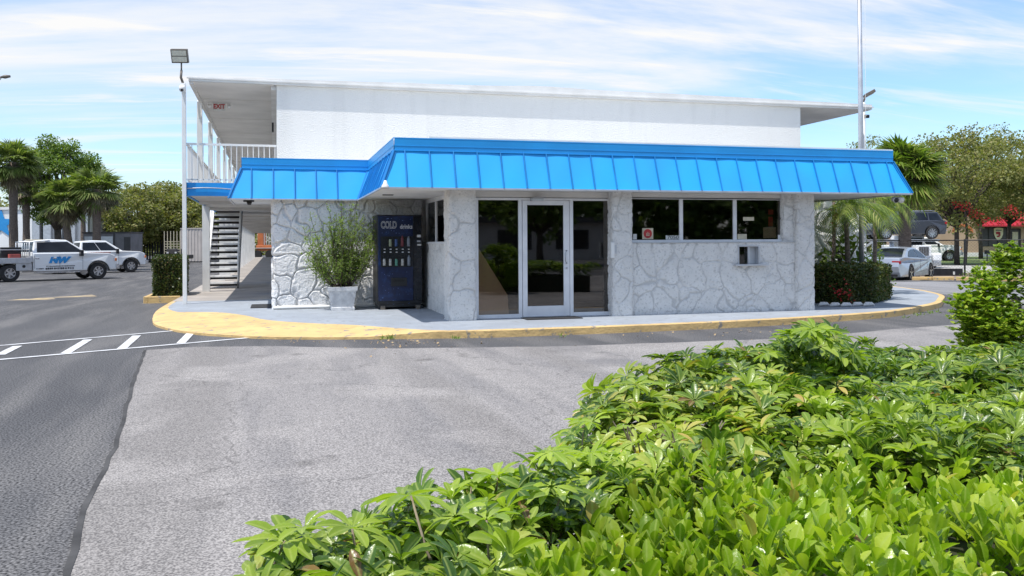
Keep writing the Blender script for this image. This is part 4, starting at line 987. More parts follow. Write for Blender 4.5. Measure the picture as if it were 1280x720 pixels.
for i in range(100):
    az = rng.uniform(0, 2*math.pi); sp = rng.uniform(.03, 1)**.7; hgt = rng.uniform(.6, 1.92) * (1 - .30 * sp**2)
    ex_, ey_ = math.cos(az) * sp * .88, math.sin(az) * sp * .5
    p0 = np.array([pcx + rng.uniform(-.07, .07), pyc + rng.uniform(-.07, .07), zp+.4]); pts = []
    for j in range(9):
        u = j / 8; pts.append(p0 + np.array([ex_ * u**.75, ey_ * u**.75, hgt * u**1.15]) + rng.normal(size=3) * .03 * u)
    st.tube(pts, [.008 * (1 - .8*j/8) + .0015 for j in range(9)], 4, cap=False)
    for j in range(3, 9):
        for _ in range(8 if j > 3 else 3):
            q = pts[j] + (pts[j-1]-pts[j]) * rng.uniform() ; tw = nrmz(rng.normal(size=(1, 3)) + np.array([[0, 0, .4]]))[0]; tl = rng.uniform(.04, .17)
            st.tube([q, q + tw*tl], .0012, 3, cap=False)
            for _k in range(4): C.append(q + tw * tl * rng.uniform(.2, 1)); A.append(tw + rng.normal(size=3)*.8)
C = np.array(C); n = len(C); L = rng.uniform(.018, .038, n)
V, F = leaf_arrays(C, np.array(A), rdir(n, rng) + np.array([0, -.2, .9]), L, L*.9, T_DIA); np_mesh('leaves', V, F, G['shrub'], pt); st.build('stem', M['bark'], pt)
MB().box(pcx-pw*.9, pcx+pw*.9, pyc-pw*.9, pyc+pw*.9, zp+.38, zp+.43).build('soil', M['core'], pt)

# ------------------------------------------------------------------ the big foreground hedges
HZ = .80
pix = [(285, 735), (330, 700), (400, 668), (480, 640), (560, 612), (620, 600), (690, 575), (712, 535), (735, 500), (800, 482), (870, 462), (930, 438), (1000, 424), (1090, 432), (1180, 434), (1300, 434)]
HP = [onZ(*p, HZ)[:2] for p in pix] + [(9.5, 6.3), (7.5, .6), (.1, .6), (-.25, 1.2)]
OP = [onZ(*p, HZ+.03)[:2] for p in [(640, 760), (668, 690), (730, 640), (800, 606), (880, 580), (980, 566), (1110, 572), (1210, 580), (1320, 588)]] + [(4.0, .7), (.7, .7)]
def whorls(C, up_, rng, nl=(7, 10), ll=(.052, .088), tpl=T_SCHEF, wf=1.0, drp=(-.25, .45)):
    Cs, As, Ns, Ls = [], [], [], []
    for c, u in zip(C, up_):
        n = rng.integers(*nl); a0 = rng.uniform(0, 6.28); s = np.cross(u, [.3, .5, .1]); s /= np.linalg.norm(s); t = np.cross(u, s); L0 = rng.uniform(*ll); e0 = rng.uniform(*drp)
        for k in range(n):
            a = a0 + 2*math.pi*k/n + rng.uniform(-.15, .15); h = s*math.cos(a) + t*math.sin(a)
            d = h * math.cos(e0) + u * math.sin(e0 + rng.uniform(-.12, .12)); Cs.append(c + d * .008); As.append(d); Ns.append(u * math.cos(e0) - h * math.sin(e0) + rng.normal(size=3)*.08); Ls.append(L0 * rng.uniform(.8, 1.15))
    L = np.array(Ls); return leaf_arrays(np.array(Cs), np.array(As), np.array(Ns), L, L * wf, tpl)
def hedge_top(x, y): 
    P3 = np.stack([x, y, np.zeros(len(x))], 1); return HZ + (fbm(P3 * 1.3, 3, 77) - .5) * .20 + (fbm(P3 * 4.5, 2, 78) - .5) * .10
rng = np.random.default_rng(101)
hd = thing('umbrella_plant_hedge', 'large leafy hedge of umbrella plants filling the lower right corner', 'hedge', (2.5, 3, 0))
k = 44000; x = rng.uniform(-.4, 9.5, k); y = rng.uniform(.5, 6.9, k); m_ = in_poly(x, y, HP); x, y = x[m_], y[m_]; ino = in_poly(x, y, OP); x, y = x[~ino], y[~ino]
# thin out with distance from the lens
keep = rng.uniform(size=len(x)) < np.where(y < 3.2, .80, .62); x, y = x[keep], y[keep]
yb0 = onZ(790, 500, HZ)[:2]; e = edge_dist(x, y, HP); top_ = hedge_top(x, y) - .10 * np.clip(1 - e / .18, 0, 1)**2 + .07 * np.exp(-((x - yb0[0])**2 + (y - yb0[1])**2) / .9**2)
layer = rng.choice([0, 1, 2], len(x), p=[.60, .27, .13]); z = top_ - layer * rng.uniform(.05, .12, len(x)) + rng.uniform(-.045, .04, len(x))
bx_, by_ = onZ(1015, 424, HZ)[:2]; bump_ = .14 * np.exp(-((x-bx_)**2 + (y-by_)**2) / .35**2) ; z = z + np.where(layer == 0, bump_, 0)
P_ = np.stack([x, y, z], 1)
outw = nrmz(np.stack([x - 3.4 , y - 2.6], 1)) * np.clip(1 - e/.25, 0, 1)[:, None] * .8
U = nrmz(np.concatenate([outw + rng.normal(size=(len(x), 2)) * .33, np.ones((len(x), 1))], 1))
yb = [onZ(*p, HZ)[:2] for p in ((775, 545), (850, 500))]
yel = (np.exp(-((x-yb[0][0])**2 + (y-yb[0][1])**2) / .45**2) + .5*np.exp(-((x-yb[1][0])**2 + (y-yb[1][1])**2) / .5**2)) * .9 + .05
isY = (rng.uniform(size=len(x)) < yel) & (layer < 2)
isN = (~isY) & (layer == 0) & (rng.uniform(size=len(x)) < np.where(y < 3.0, .34, .14))
print('whorls', len(x))
for nm, mm, msk in (('leaves', 'schef', ~isY & ~isN & (y > 3.3)), ('near_leaves', 'schef', ~isY & ~isN & (y <= 3.3)), ('yellow_leaves', 'schef_y', isY), ('young_leaves', 'schef_n', isN)):
    V, F = whorls(P_[msk], U[msk], rng, drp={'young_leaves': (.1, .9), 'near_leaves': (.15, .95)}.get(nm, (-.15, .65)), ll=(.050, .085) if nm != 'near_leaves' else (.045, .072)); rib_attr(np_mesh(nm, V, F, G[mm], hd, True), T_SCHEF)
# side leaves down the visible flank, and sprigs that stick out
C = []; Uu = []
HPa = np.array(HP)
for i in range(0, 15):
    a, b = HPa[i], HPa[i+1]; L_ = np.linalg.norm(b-a); nn = np.array([-(b-a)[1], (b-a)[0]]) / L_
    for _ in range(int(L_ * 70)):
        u = rng.uniform(); q = a + (b-a)*u; zq = HZ - rng.uniform(.05, .65)
        if in_poly(np.array([q[0]+nn[0]*.1]), np.array([q[1]+nn[1]*.1]), HP)[0]: n2 = -nn
        else: n2 = nn
        q = q + n2 * rng.uniform(-.12, .02); C.append((q[0], q[1], zq)); Uu.append(nrmz(np.array([[n2[0], n2[1], .7]]) + rng.normal(size=(1, 3))*.3)[0])
V, F = whorls(np.array(C), np.array(Uu), rng); rib_attr(np_mesh('flank_leaves', V, F, G['schef'], hd, True), T_SCHEF)
C = []; Uu = []; st = MB(); C2 = []; U2 = []
for px, py, zz_ in [(368, 655, .93), (350, 672, .90), (505, 615, .97), (520, 630, .93), (618, 585, .96), (650, 590, .95), (600, 600, .90), (730, 520, .93), (800, 475, .95), (815, 492, .9), (745, 560, .9), (890, 462, .92),
                    (985, 418, 1.03), (1000, 408, 1.10), (1020, 404, 1.13), (1035, 410, 1.1), (960, 432, 1.0), (1050, 425, 1.02), (1100, 438, .93), (1150, 440, .9), (1200, 436, .92), (690, 560, .98), (600, 645, .93), (700, 600, .95), (450, 655, .9), (560, 640, .92)]:
    for _ in range(5 if py > 450 else 22):
        zq = zz_ - rng.uniform(.06, .38); C2.append(np.array(onZ(px + rng.uniform(-20, 20), py + 4 + (zz_-zq)*(150 if py < 450 else 260), zq))); U2.append(nrmz(np.array([[rng.normal()*.6, rng.normal()*.6 - .3, 1]]))[0])
    for _ in range(4 if py > 450 else 8):
        z_ = zz_ - (rng.uniform(.0, .16) if py > 450 else rng.uniform(0, .34)); c = np.array(onZ(px + rng.uniform(-12, 12), py + 4 + (zz_-z_)*(90 if py > 450 else 170), z_)); C.append(c); Uu.append(nrmz(np.array([[rng.normal()*.25, rng.normal()*.25, 1]]))[0]); _t = c - np.array([rng.uniform(-.10, .10), rng.uniform(-.1, .1), .18]);
        if rng.uniform() < .4 and py > 450: st.tube([c, (c+_t)/2 + rng.normal(size=3)*.012, _t], [.0025, .003, .004], 5)
V, F = whorls(np.array(C), np.array(Uu), rng, drp=(-.1, .45)); rib_attr(np_mesh('sprig_leaves', V, F, G['schef_n'], hd, True), T_SCHEF)
V, F = whorls(np.array(C2), np.array(U2), rng, drp=(-.1, .6)); rib_attr(np_mesh('lower_sprig_leaves', V, F, G['schef'], hd, True), T_SCHEF)
M['twig'] = mat('twig', (.30, .24, .18), (.17, .13, .10), 15, .85)
for i in range(500):
    x_ = rng.uniform(-.3, 7); y_ = rng.uniform(1.0, 6.2)
    if not in_poly(np.array([x_]), np.array([y_]), HP)[0]: continue
    p = np.array([x_, y_, 0.]); q = p + np.array([rng.uniform(-.15, .15), rng.uniform(-.15, .15), .42]); r_ = q + np.array([rng.uniform(-.12, .12), rng.uniform(-.12, .12), .27])
    st.tube([p, q, r_], [.010, .008, .004], 5, cap=False)
for i in range(26):     # bare twigs in the thin yellowing spot
    c = np.array(onZ(830 + rng.uniform(-38, 45), 600 + rng.uniform(-14, 14), .66)); d = np.array([rng.uniform(-.10, .10), rng.uniform(-.06, .03), .16]); st.tube([c - np.array([0, 0, .2]), c, c + d*.6, c + d + np.array([rng.uniform(-.03,.03), 0, .02])], [.006, .005, .004, .0025], 5, cap=False)
st.build('stem', M['twig'], hd, smooth=True)
mb = MB(); cxm = sum(p[0] for p in HP)/len(HP); cym = sum(p[1] for p in HP)/len(HP)
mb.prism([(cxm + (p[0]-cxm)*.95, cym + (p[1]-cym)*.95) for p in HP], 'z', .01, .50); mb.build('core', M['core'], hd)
# bright oval-leaved shrub in the corner
ov = thing('oval_leaf_shrub', 'bright lime-green shrub with upright oval leaves at the bottom right edge', 'shrub', (1.5, 1.6, 0))
k = 8800; x = rng.uniform(.3, 4.2, k); y = rng.uniform(.7, 3.4, k); m_ = in_poly(x, y, OP); x, y = x[m_], y[m_]
keep = rng.uniform(size=len(x)) < .62; x, y = x[keep], y[keep]
z = hedge_top(x, y) + .05 - rng.uniform(0, .16, len(x)); C = []; A = []; Nn = []; Ls = []
for xi, yi, zi in zip(x, y, z):
    ax = np.array([rng.normal()*.26, rng.normal()*.26 - .05, 1.25]); a0 = rng.uniform(0, 6.28)
    for j in range(rng.integers(6, 9)):
        a = a0 + j * 2.4; h = np.array([math.cos(a), math.sin(a), 0]); sp = .95 - .11 * j
        C.append(np.array([xi, yi, zi - .055 + .010*j])); d = ax * (1 - sp*.35) + h * sp * .85; A.append(d); Nn.append(ax * sp - h * .9); Ls.append(rng.uniform(.044, .074) * (1 - .03*j))
C = np.array(C); L = np.array(Ls) * rng.choice([.7, 1.0, 1.12], len(C), p=[.2, .6, .2]); n_ = len(C)
V, F = leaf_arrays(C, np.array(A), np.array(Nn), L, L * rng.uniform(.78, 1.08, n_) , T_OVAL); rib_attr(np_mesh('leaves', V, F, G['oval'], ov, True), T_OVAL)
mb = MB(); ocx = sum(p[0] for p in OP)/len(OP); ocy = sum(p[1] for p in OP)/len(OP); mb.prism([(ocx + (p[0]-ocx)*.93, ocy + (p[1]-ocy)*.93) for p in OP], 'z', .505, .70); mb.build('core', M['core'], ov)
c = onZ(1073, 676, .86); V, F = leaf_arrays(np.array([c, (c[0]+.008, c[1], c[2]-.006)]), np.array([[.5, .2, .4], [-.3, .5, .3]]), np.array([[0, -.5, 1], [.4, -.2, 1.]]), np.array([.035, .03]), np.array([.05, .045]), T_SMALL)
dlf = np_mesh('dry_leaf', V, F, mat('dry_leaf', (.45, .22, .10), (.3, .15, .07), 40, .8), ov)
# taller bush at the right edge
rb = thing('bright_bush', 'tall yellow-green bush at the right edge beyond the hedge', 'bush', (*onD(1285, 380, 7.4)[:2], 0))
rng = np.random.default_rng(202); c0 = np.array(onD(1304, 380, 7.4)); blobs = []
for i in range(95):
    d = rdir(1, rng)[0]; blobs.append(c0 * np.array([1, 1, 0]) + np.array([d[0]*.72, d[1]*.5, .76 + d[2]*.62]))
for i in range(16): blobs.append(np.array(onD(1232 + rng.uniform(-20, 30), 405 + rng.uniform(-18, 18), 7.3)))
C = []; A = []; Nn = []
for b in blobs:
    for _ in range(60):
        d = rdir(1, rng)[0]; tip = b + d * rng.uniform(.02, .17); ax = d * .5 + np.array([0, 0, .8])
        for j in range(5): a = rng.uniform(0, 6.28); C.append(tip); A.append(ax * .7 + np.array([math.cos(a), math.sin(a), .1])); Nn.append(np.array([0, 0, 1.]) + rng.normal(size=3)*.4)
n = len(C); L = rng.uniform(.035, .06, n); V, F = leaf_arrays(np.array(C), np.array(A), np.array(Nn), L, L, T_SMALL)
G['bush'] = leafmat('bush_leaves', [(0, (.10, .18, .015)), (.5, (.24, .36, .03)), (1, (.48, .54, .07))], .4, .35); np_mesh('leaves', V, F, G['bush'], rb, True)
mb = MB()
for i in range(9): mb.tube([(c0[0]+random.uniform(-.1,.1), c0[1]+random.uniform(-.1,.1), 0), (c0[0]+random.uniform(-.4,.4), c0[1]+random.uniform(-.3,.3), 1.0)], [.02, .008], 5)
mb.build('stem', M['bark'], rb)
# ------------------------------------------------------------------ vehicles
M['carwhite'] = mat('white_car_paint', (.88, .88, .87), (.84, .84, .83), 1, .22, spec=.7)
M['carsilver'] = mat('silver_car_paint', (.50, .54, .60), (.46, .50, .56), 1, .25, metal=.55)
M['cardark'] = mat('dark_car_paint', (.05, .055, .07), (.04, .045, .055), 1, .22, spec=.7)
M['cglass'] = mat('car_glass', (.008, .010, .014), (.02, .024, .03), 1.5, .12, spec=.35)
M['chrome'] = mat('wheel_alloy', (.68, .68, .70), (.5, .5, .52), 8, .25, metal=.9)
M['taillight'] = mat('tail_light', (.40, .015, .02), (.3, .01, .01), 8, .2); M['headlight'] = mat('head_light', (.75, .76, .78), (.6, .6, .62), 8, .15)
M['amber'] = mat('amber_lens', (.75, .22, .06), None, 8, .3)
def wheel(root, x, y, r, w, spokes=5, rim=.66):
    sg = 1 if y > 0 else -1; mb = MB(); prof = [(r*rim, -w/2), (r*.93, -w/2), (r, -w*.32), (r, w*.32), (r*.93, w/2), (r*rim, w/2)]; n = 24
    for a in range(n):
        t = 2*math.pi*a/n
        for q, o in prof: mb.v.append((x + q*math.cos(t), y + o, r + q*math.sin(t)))
    for a in range(n):
        for k in range(6): mb.f.append((a*6+k, ((a+1) % n)*6+k, ((a+1) % n)*6+(k+1) % 6, a*6+(k+1) % 6))
    wh = mb.build('wheel', M['rubber'], root, smooth=False, local=True)
    mb = MB(); yo = y + sg*w*.36
    mb.tube([(x, yo - sg*w*.5, r), (x, yo - sg*w*.42, r)], r*rim, 20)
    for k in range(spokes):
        t = 2*math.pi*k/spokes + .3; mb.bar((x, yo, r), (x + r*rim*.97*math.cos(t), yo + sg*.01, r + r*rim*.97*math.sin(t)), r*.17, .03, (0, 1, 0))
    mb.tube([(x, yo-.02, r), (x, yo + sg*.02, r)], r*.16, 10)
    for a in range(n):
        t, t2 = 2*math.pi*a/n, 2*math.pi*(a+1)/n
        mb.bar((x+r*rim*.95*math.cos(t), yo, r+r*rim*.95*math.sin(t)), (x+r*rim*.95*math.cos(t2), yo, r+r*rim*.95*math.sin(t2)), .03, .03, (0, 1, 0))
    mb.build('rim', M['chrome'], wh, local=True); return wh
def arch_bottom(zb, axles, ra, r, x0, x1):
    """bottom outline from x1 (front) to x0 (rear), with wheel arches"""
    pts = [(x1, zb)]
    for ax in sorted(axles, reverse=True):
        a0 = math.asin(max(-1, min(1, (zb - r) / ra)))
        for k in range(11):
            a = a0 + (math.pi - 2*a0) * k / 10; pts.append((ax + ra*math.cos(a), r + ra*math.sin(a)))
    pts.append((x0, zb)); return pts
def greenhouse(root, m, base, top, yb, yt, side_panes, body, front=True, rear=True):
    """base: (xr, zr, xf, zf) beltline; top: (xr, zr, xf, zf) roofline"""
    B = {(s, e): Vector((base[0 if e == 'r' else 2], s*yb, base[1 if e == 'r' else 3])) for s in (-1, 1) for e in 'rf'}
    T = {(s, e): Vector((top[0 if e == 'r' else 2], s*yt, top[1 if e == 'r' else 3])) for s in (-1, 1) for e in 'rf'}
    o = [B[(-1,'r')], B[(1,'r')], B[(1,'f')], B[(-1,'f')], T[(-1,'r')], T[(1,'r')], T[(1,'f')], T[(-1,'f')]]
    mid = [Vector(((T[(s,'r')].x+T[(s,'f')].x)/2, s*yt*.97, max(top[1], top[3])+.03)) for s in (-1, 1)]
    mb = MB(); mb.add(o + mid, [(0,4,5,1), (3,2,6,7), (0,3,7,8,4), (1,5,9,6,2), (4,8,9,5), (8,7,6,9)])
    cab = mb.build('cab', m, root, bevel=.05, seg=3, local=True)
    def pane(a, b, c, d, u0, u1, v0, v1, name):
        def q(u, v): return (a.lerp(b, u)).lerp(d.lerp(c, u), v)
        n = (b-a).cross(d-a).normalized(); ctr = (a+b+c+d)/4
        if n.dot(ctr - Vector(((base[0]+base[2])/2, 0, base[1]))) < 0: n = -n
        ps = [q(u0, v0), q(u1, v0), q(u1, v1), q(u0, v1)]
        mb = MB(); mb.add([p + n*.012 for p in ps] + [p - n*.02 for p in ps], [(0,1,2,3), (4,7,6,5), (0,4,5,1), (1,5,6,2), (2,6,7,3), (3,7,4,0)]); mb.build(name, M['cglass'], root, local=True)
    if front: pane(B[(-1,'f')], B[(1,'f')], T[(1,'f')], T[(-1,'f')], .06, .94, .08, .90, 'windscreen')
    if rear: pane(B[(1,'r')], B[(-1,'r')], T[(-1,'r')], T[(1,'r')], .08, .92, .12, .88, 'rear_window')
    for s in (-1, 1):
        for u0, u1 in side_panes: pane(B[(s,'r')], B[(s,'f')], T[(s,'f')], T[(s,'r')], u0, u1, .08, .86, 'side_window')
def lamp(root, name, m, x, y, z, dx, dy, dz): MB().box(x-dx/2, x+dx/2, y-dy/2, y+dy/2, z-dz/2, z+dz/2).build(name, m, root, bevel=.015, local=True)
def taper_ends(mb, x0, x1, k=.10, len_=.7):
    o = []
    for x, y, z in mb.v:
        f = 1
        if x > x1 - len_: f = 1 - k * ((x - (x1-len_)) / len_)**2
        if x < x0 + len_: f = 1 - k * (((x0+len_) - x) / len_)**2
        o.append((x, y*f, z))
    mb.v = o
def glasshouse(root, m, prof, yb, yt, zb, zt, sides, fr, rr):
    """curved cabin: prof = silhouette (x,z) rear to front; side windows are polygons on the leaning flank"""
    yy = lambda z: yb + (yt - yb) * max(0, (z - zb) / (zt - zb))**1.15
    mb = MB(); n = len(prof); ts = (-1, -.55, 0, .55, 1)
    for t in ts:
        for x, z in prof: mb.v.append((x, t * yy(z), z + .035 * (1 - t*t) * (z > zb + .1)))
    for i in range(4):
        for k in range(n - 1): mb.f.append((i*n+k, i*n+k+1, (i+1)*n+k+1, (i+1)*n+k))
        mb.f.append((i*n+n-1, i*n, (i+1)*n, (i+1)*n+n-1))
    mb.f += [tuple(range(n)), tuple(range(4*n, 5*n))]
    mb.build('cab', m, root, smooth=False, bevel=.03, seg=2, local=True)
    for s in (-1, 1):
        for poly in sides:
            mb = MB(); k = len(poly); mb.add([(x, s*(yy(z)+.012), z) for x, z in poly] + [(x, s*(yy(z)-.02), z) for x, z in poly], [tuple(range(k)), tuple(range(k, 2*k))] + [(i, (i+1) % k, k+(i+1) % k, k+i) for i in range(k)]); mb.build('side_window', M['cglass'], root, local=True)
    for nm, pts, sgn in (('windscreen', fr, 1), ('rear_window', rr, -1)):
        mb = MB(); k = len(pts)
        for x, z in pts:
            for t in (-.86, -.45, 0, .45, .86): mb.v.append((x + sgn*.02, t * yy(z), z + .022 + .035 * (1 - t*t) * (z > zb + .1)))
        mb.f = [(j*5+i, j*5+i+1, (j+1)*5+i+1, (j+1)*5+i) for j in range(k-1) for i in range(4)]; mb.build(nm, M['cglass'], root, smooth=True, local=True)
def sedan(root, m, r=.34):
    W = .92; ax = (-1.38, 1.36)
    topo = [(-2.38, .40), (-2.42, .62), (-2.36, .80), (-2.30, .98), (-1.95, 1.02), (-1.2, .99), (.9, .93), (1.5, .88), (2.05, .76), (2.32, .62), (2.40, .45), (2.34, .24)]
    poly = topo + arch_bottom(.20, ax, r*1.16, r, -2.30, 2.30)
    mb = MB()
    # three slices across give tumblehome on the flanks
    n = len(poly)
    secs = [(-W, .0, .96), (-W*.97, 0, 1.0), (-W*.5, 0, 1.005), (W*.5, 0, 1.005), (W*.97, 0, 1.0), (W, 0, .96)]
    for y, _, s in secs:
        for (x, z) in poly: mb.v.append((x, y * (1 - .05 * max(0, (z-.55)/.45)), z if z < .6 else .6 + (z-.6)*(s if abs(y) > W*.9 else 1.02)))
    for i in range(len(secs)-1):
        for k in range(n): mb.f.append((i*n+k, i*n+(k+1) % n, (i+1)*n+(k+1) % n, (i+1)*n+k))
    mb.f += [tuple(range(n)), tuple(range((len(secs)-1)*n, len(secs)*n))]
    taper_ends(mb, -2.42, 2.40, .22, .8)
    mb.build('body', m, root, bevel=.04, seg=3, local=True)
    glasshouse(root, m, [(-1.95, .97), (-1.60, 1.12), (-1.25, 1.26), (-.90, 1.35), (-.5, 1.395), (-.1, 1.405), (.25, 1.37), (.6, 1.24), (.95, 1.06), (1.25, .90)], .82, .57, .95, 1.40,
        [[(-.22, 1.0), (-.22, 1.335), (-.55, 1.32), (-.95, 1.245), (-1.30, 1.10), (-1.38, 1.02)], [(-.15, 1.0), (.92, .96), (.55, 1.18), (.2, 1.31), (-.15, 1.335)]],
        [(1.18, .935), (.93, 1.075), (.6, 1.24), (.32, 1.345)], [(-1.86, 1.01), (-1.58, 1.13), (-1.25, 1.26), (-.98, 1.33)])
    for x in ax:
        for y in (-.82, .82): wheel(root, x, y, r, .22, 5, .74)
    for s in (-1, 1):
        lamp(root, 'tail_light', M['taillight'], -2.28, s*.60, .80, .16, .34, .13); lamp(root, 'headlight', M['headlight'], 2.20, s*.62, .66, .2, .28, .12)
        lamp(root, 'mirror', m, .75, s*.98, .98, .12, .16, .11); lamp(root, 'door_handle', M['chrome'], -.35, s*.905, .80, .18, .02, .03)
    lamp(root, 'license_plate', M['paperw'], -2.40, 0, .56, .02, .34, .13); lamp(root, 'bumper', M['black'], -2.30, 0, .27, .12, 1.3, .10)
    mb = MB(); 
    for s in (-1, 1): mb.bar((-.12, s*.921, .35), (-.12, s*.905, .92), .008, .004, (0, 1, 0)); mb.bar((-1.0, s*.921, .62), (-1.0, s*.905, .92), .008, .004, (0, 1, 0)); mb.bar((.85, s*.921, .40), (.85, s*.905, .90), .008, .004, (0, 1, 0))
    mb.build('door_seam', M['rubber'], root, local=True)
def suv(root, m, r=.38):
    W = .95; ax = (-1.4, 1.4)
    poly = [(-2.3, .5), (-2.36, .8), (-2.28, 1.12), (-1.2, 1.16), (.8, 1.12), (1.7, 1.05), (2.2, .9), (2.3, .6), (2.25, .36)] + arch_bottom(.30, ax, r*1.18, r, -2.25, 2.25)
    mb = MB(); mb.prism(poly, 'y', -W, W); taper_ends(mb, -2.36, 2.3, .14, .6); mb.build('body', m, root, bevel=.06, seg=3, local=True)
    greenhouse(root, m, (-2.15, 1.13, 1.0, 1.10), (-1.85, 1.66, .25, 1.68), .88, .68, [(.05, .28), (.31, .60), (.63, .90)], m)
    for x in ax:
        for y in (-.84, .84): wheel(root, x, y, r, .24, 10, .72)
    for s in (-1, 1):
        lamp(root, 'tail_light', M['taillight'], -2.27, s*.72, .98, .14, .28, .14); lamp(root, 'headlight', M['headlight'], 2.1, s*.68, .86, .2, .26, .14); lamp(root, 'mirror', m, .65, s*1.02, 1.16, .12, .18, .14)
    mb = MB()
    for s in (-1, 1): mb.tube([(-1.7, s*.62, 1.71), (-1.5, s*.62, 1.75), (0, s*.62, 1.75), (.2, s*.62, 1.71)], .018, 6)
    mb.build('roof_rail', M['chrome'], root, local=True); lamp(root, 'bumper', M['alu'], -2.34, 0, .52, .08, 1.5, .06)
def pickup(root, m, flatbed=False, r=.41):
    W = 1.0; fx, rx_ = 1.95, -1.95
    x0 = -.98 if flatbed else -3.0; ax = (fx,) if flatbed else (fx, rx_)
    poly = [(x0, .62), (x0, 1.34), (1.1, 1.34), (1.35, 1.345), (2.5, 1.29), (2.78, 1.18), (2.90, .95), (2.90, .6), (2.84, .46)] + arch_bottom(.46, ax, r*1.22, r, x0, 2.78)
    mb = MB(); mb.prism(poly, 'y', -W, W); taper_ends(mb, -99, 2.86, .12, .7); mb.build('body', m, root, bevel=.05, seg=3, local=True)
    greenhouse(root, m, (-.98, 1.32, 1.50, 1.32), (-.86, 1.93, .55, 1.96), .96, .80, [(.06, .47), (.49, .90)] if not flatbed else [(.07, .93)], m)
    mb = MB()      # black arch lips
    for xx in (fx,) if flatbed else (fx, rx_):
        for s in (-1, 1):
            pts = [(xx + r*1.24*math.cos(a), s*(W+.006), r + r*1.24*math.sin(a)) for a in [math.pi*k/12 for k in range(13)]]; mb.tube(pts, .03, 5)
    mb.build('arch_trim', M['black'], root, local=True)
    for y in (-.88, .88): wheel(root, fx, y, r, .26, 6, .58); wheel(root, rx_, y, r, .26 if not flatbed else .34, 6, .58)
    for s in (-1, 1):
        lamp(root, 'headlight', M['headlight'], 2.72, s*.76, .96, .18, .30, .18); lamp(root, 'mirror', M['black'], 1.12, s*1.12, 1.32, .14, .22, .30)
        lamp(root, 'door_handle', M['chrome'], -.05, s*1.012, 1.08, .20, .03, .05); lamp(root, 'door_handle', M['chrome'], -.88 if not flatbed else -.80, s*1.012, 1.08, .18, .03, .05)
        lamp(root, 'indicator', M['amber'], 2.82, s*.88, .97, .10, .10, .14)
    lamp(root, 'bumper', M['chrome'], 2.90, 0, .62, .16, 1.95, .26); lamp(root, 'grille', M['black'], 2.90, 0, .98, .06, 1.15, .38)
    mb = MB()
    for s in (-1, 1):
        for xx, za_, zb_ in ((.18, .52, 1.22), (-.92, .6, 1.22), (1.22, .5, 1.22)): mb.bar((xx, s*(W+.003), za_), (xx, s*(W+.003), zb_), .010, .006, (0, 1, 0))
    mb.build('door_seam', M['rubber'], root, local=True)
    mb = MB()
    for s in (-1, 1): mb.box(-.9, 1.1, s*(W-.06)-.06, s*(W-.06)+.06, .38, .44)
    mb.build('side_step', M['chrome'], root, local=True)
    if flatbed:
        mb = MB(); mb.box(-3.35, -1.04, -1.08, 1.08, .92, 1.02); mb.box(-1.10, -1.0, -1.05, 1.05, .9, 1.20)
        mb.box(-3.35, -1.1, -1.11, -1.08, .86, 1.12); mb.box(-3.35, -1.1, 1.08, 1.11, .86, 1.12); mb.build('flatbed', M['alu'], root, bevel=.01, local=True)
        mb = MB(); mb.box(-3.3, 1.3, -.45, .45, .5, .75); mb.build('chassis', M['black'], root, local=True)
        mb = MB()
        for s in (-1, 1): mb.box(-1.72, -1.06, s*.86-.22, s*.86+.22, .52, .86)
        tb = mb.build('toolbox', M['alu'], root, bevel=.01, local=True)
        MB().tube([(-1.4, -1.085, .72), (-1.4, -1.10, .72)], .07, 12).build('lock', M['black'], tb, local=True)
        mb = MB()
        for s in (-1, 1): mb.box(-2.45, -1.45, s*.86-.02, s*.86+.02, .84, .90)
        mb.build('mudguard', M['black'], root, local=True)
        mb = MB(); mb.box(-2.2, -1.35, -.6, .6, 1.03, 1.62); mb.box(-3.0, -2.3, -.5, .5, 1.03, 1.35); mb.build('welder', M['black'], root, bevel=.02, local=True)
        MB().box(-1.95, -1.5, -.98, -.70, 1.03, 1.30).build('compressor', M['canr'], root, bevel=.02, local=True)
        mb = MB()
        for s in (-1, 1): mb.tube([(-1.12, s*.95, 1.0), (-1.12, s*.95, 1.86), (-.2, s*.8, 1.93)], .025, 6); mb.tube([(-1.12, s*.95, 1.5), (-3.2, s*.95, 1.5), (-3.2, s*.95, 1.0)], .022, 6)
        mb.tube([(-1.12, -.95, 1.86), (-1.12, .95, 1.86)], .025, 6); mb.tube([(-1.12, -.95, 1.5), (-1.12, .95, 1.5)], .025, 6)
        for k in range(7): mb.tube([(-1.12, -.9+.3*k, 1.05), (-1.12, -.9+.3*k, 1.86)], .014, 5)
        mb.build('rack', M['alu'], root, smooth=True, local=True)
        mb = MB(); mb.box(-.85, .1, -.5, .5, 1.94, 1.99); mb.build('light_bar', M['paper'], root, bevel=.01, local=True)
M['canr'] = mat('red_tank', (.45, .10, .08), None, 10, .5); M['decal'] = mat('blue_decal', (.02, .26, .62), (.03, .3, .66), 10, .5); M['ink'] = mat('dark_print', (.04, .04, .05), (.08, .08, .1), 40, .6); M['redink'] = mat('red_print', (.6, .15, .12), None, 10, .6)
def yaw_to(a, b): return math.atan2(b[1]-a[1], b[0]-a[0])
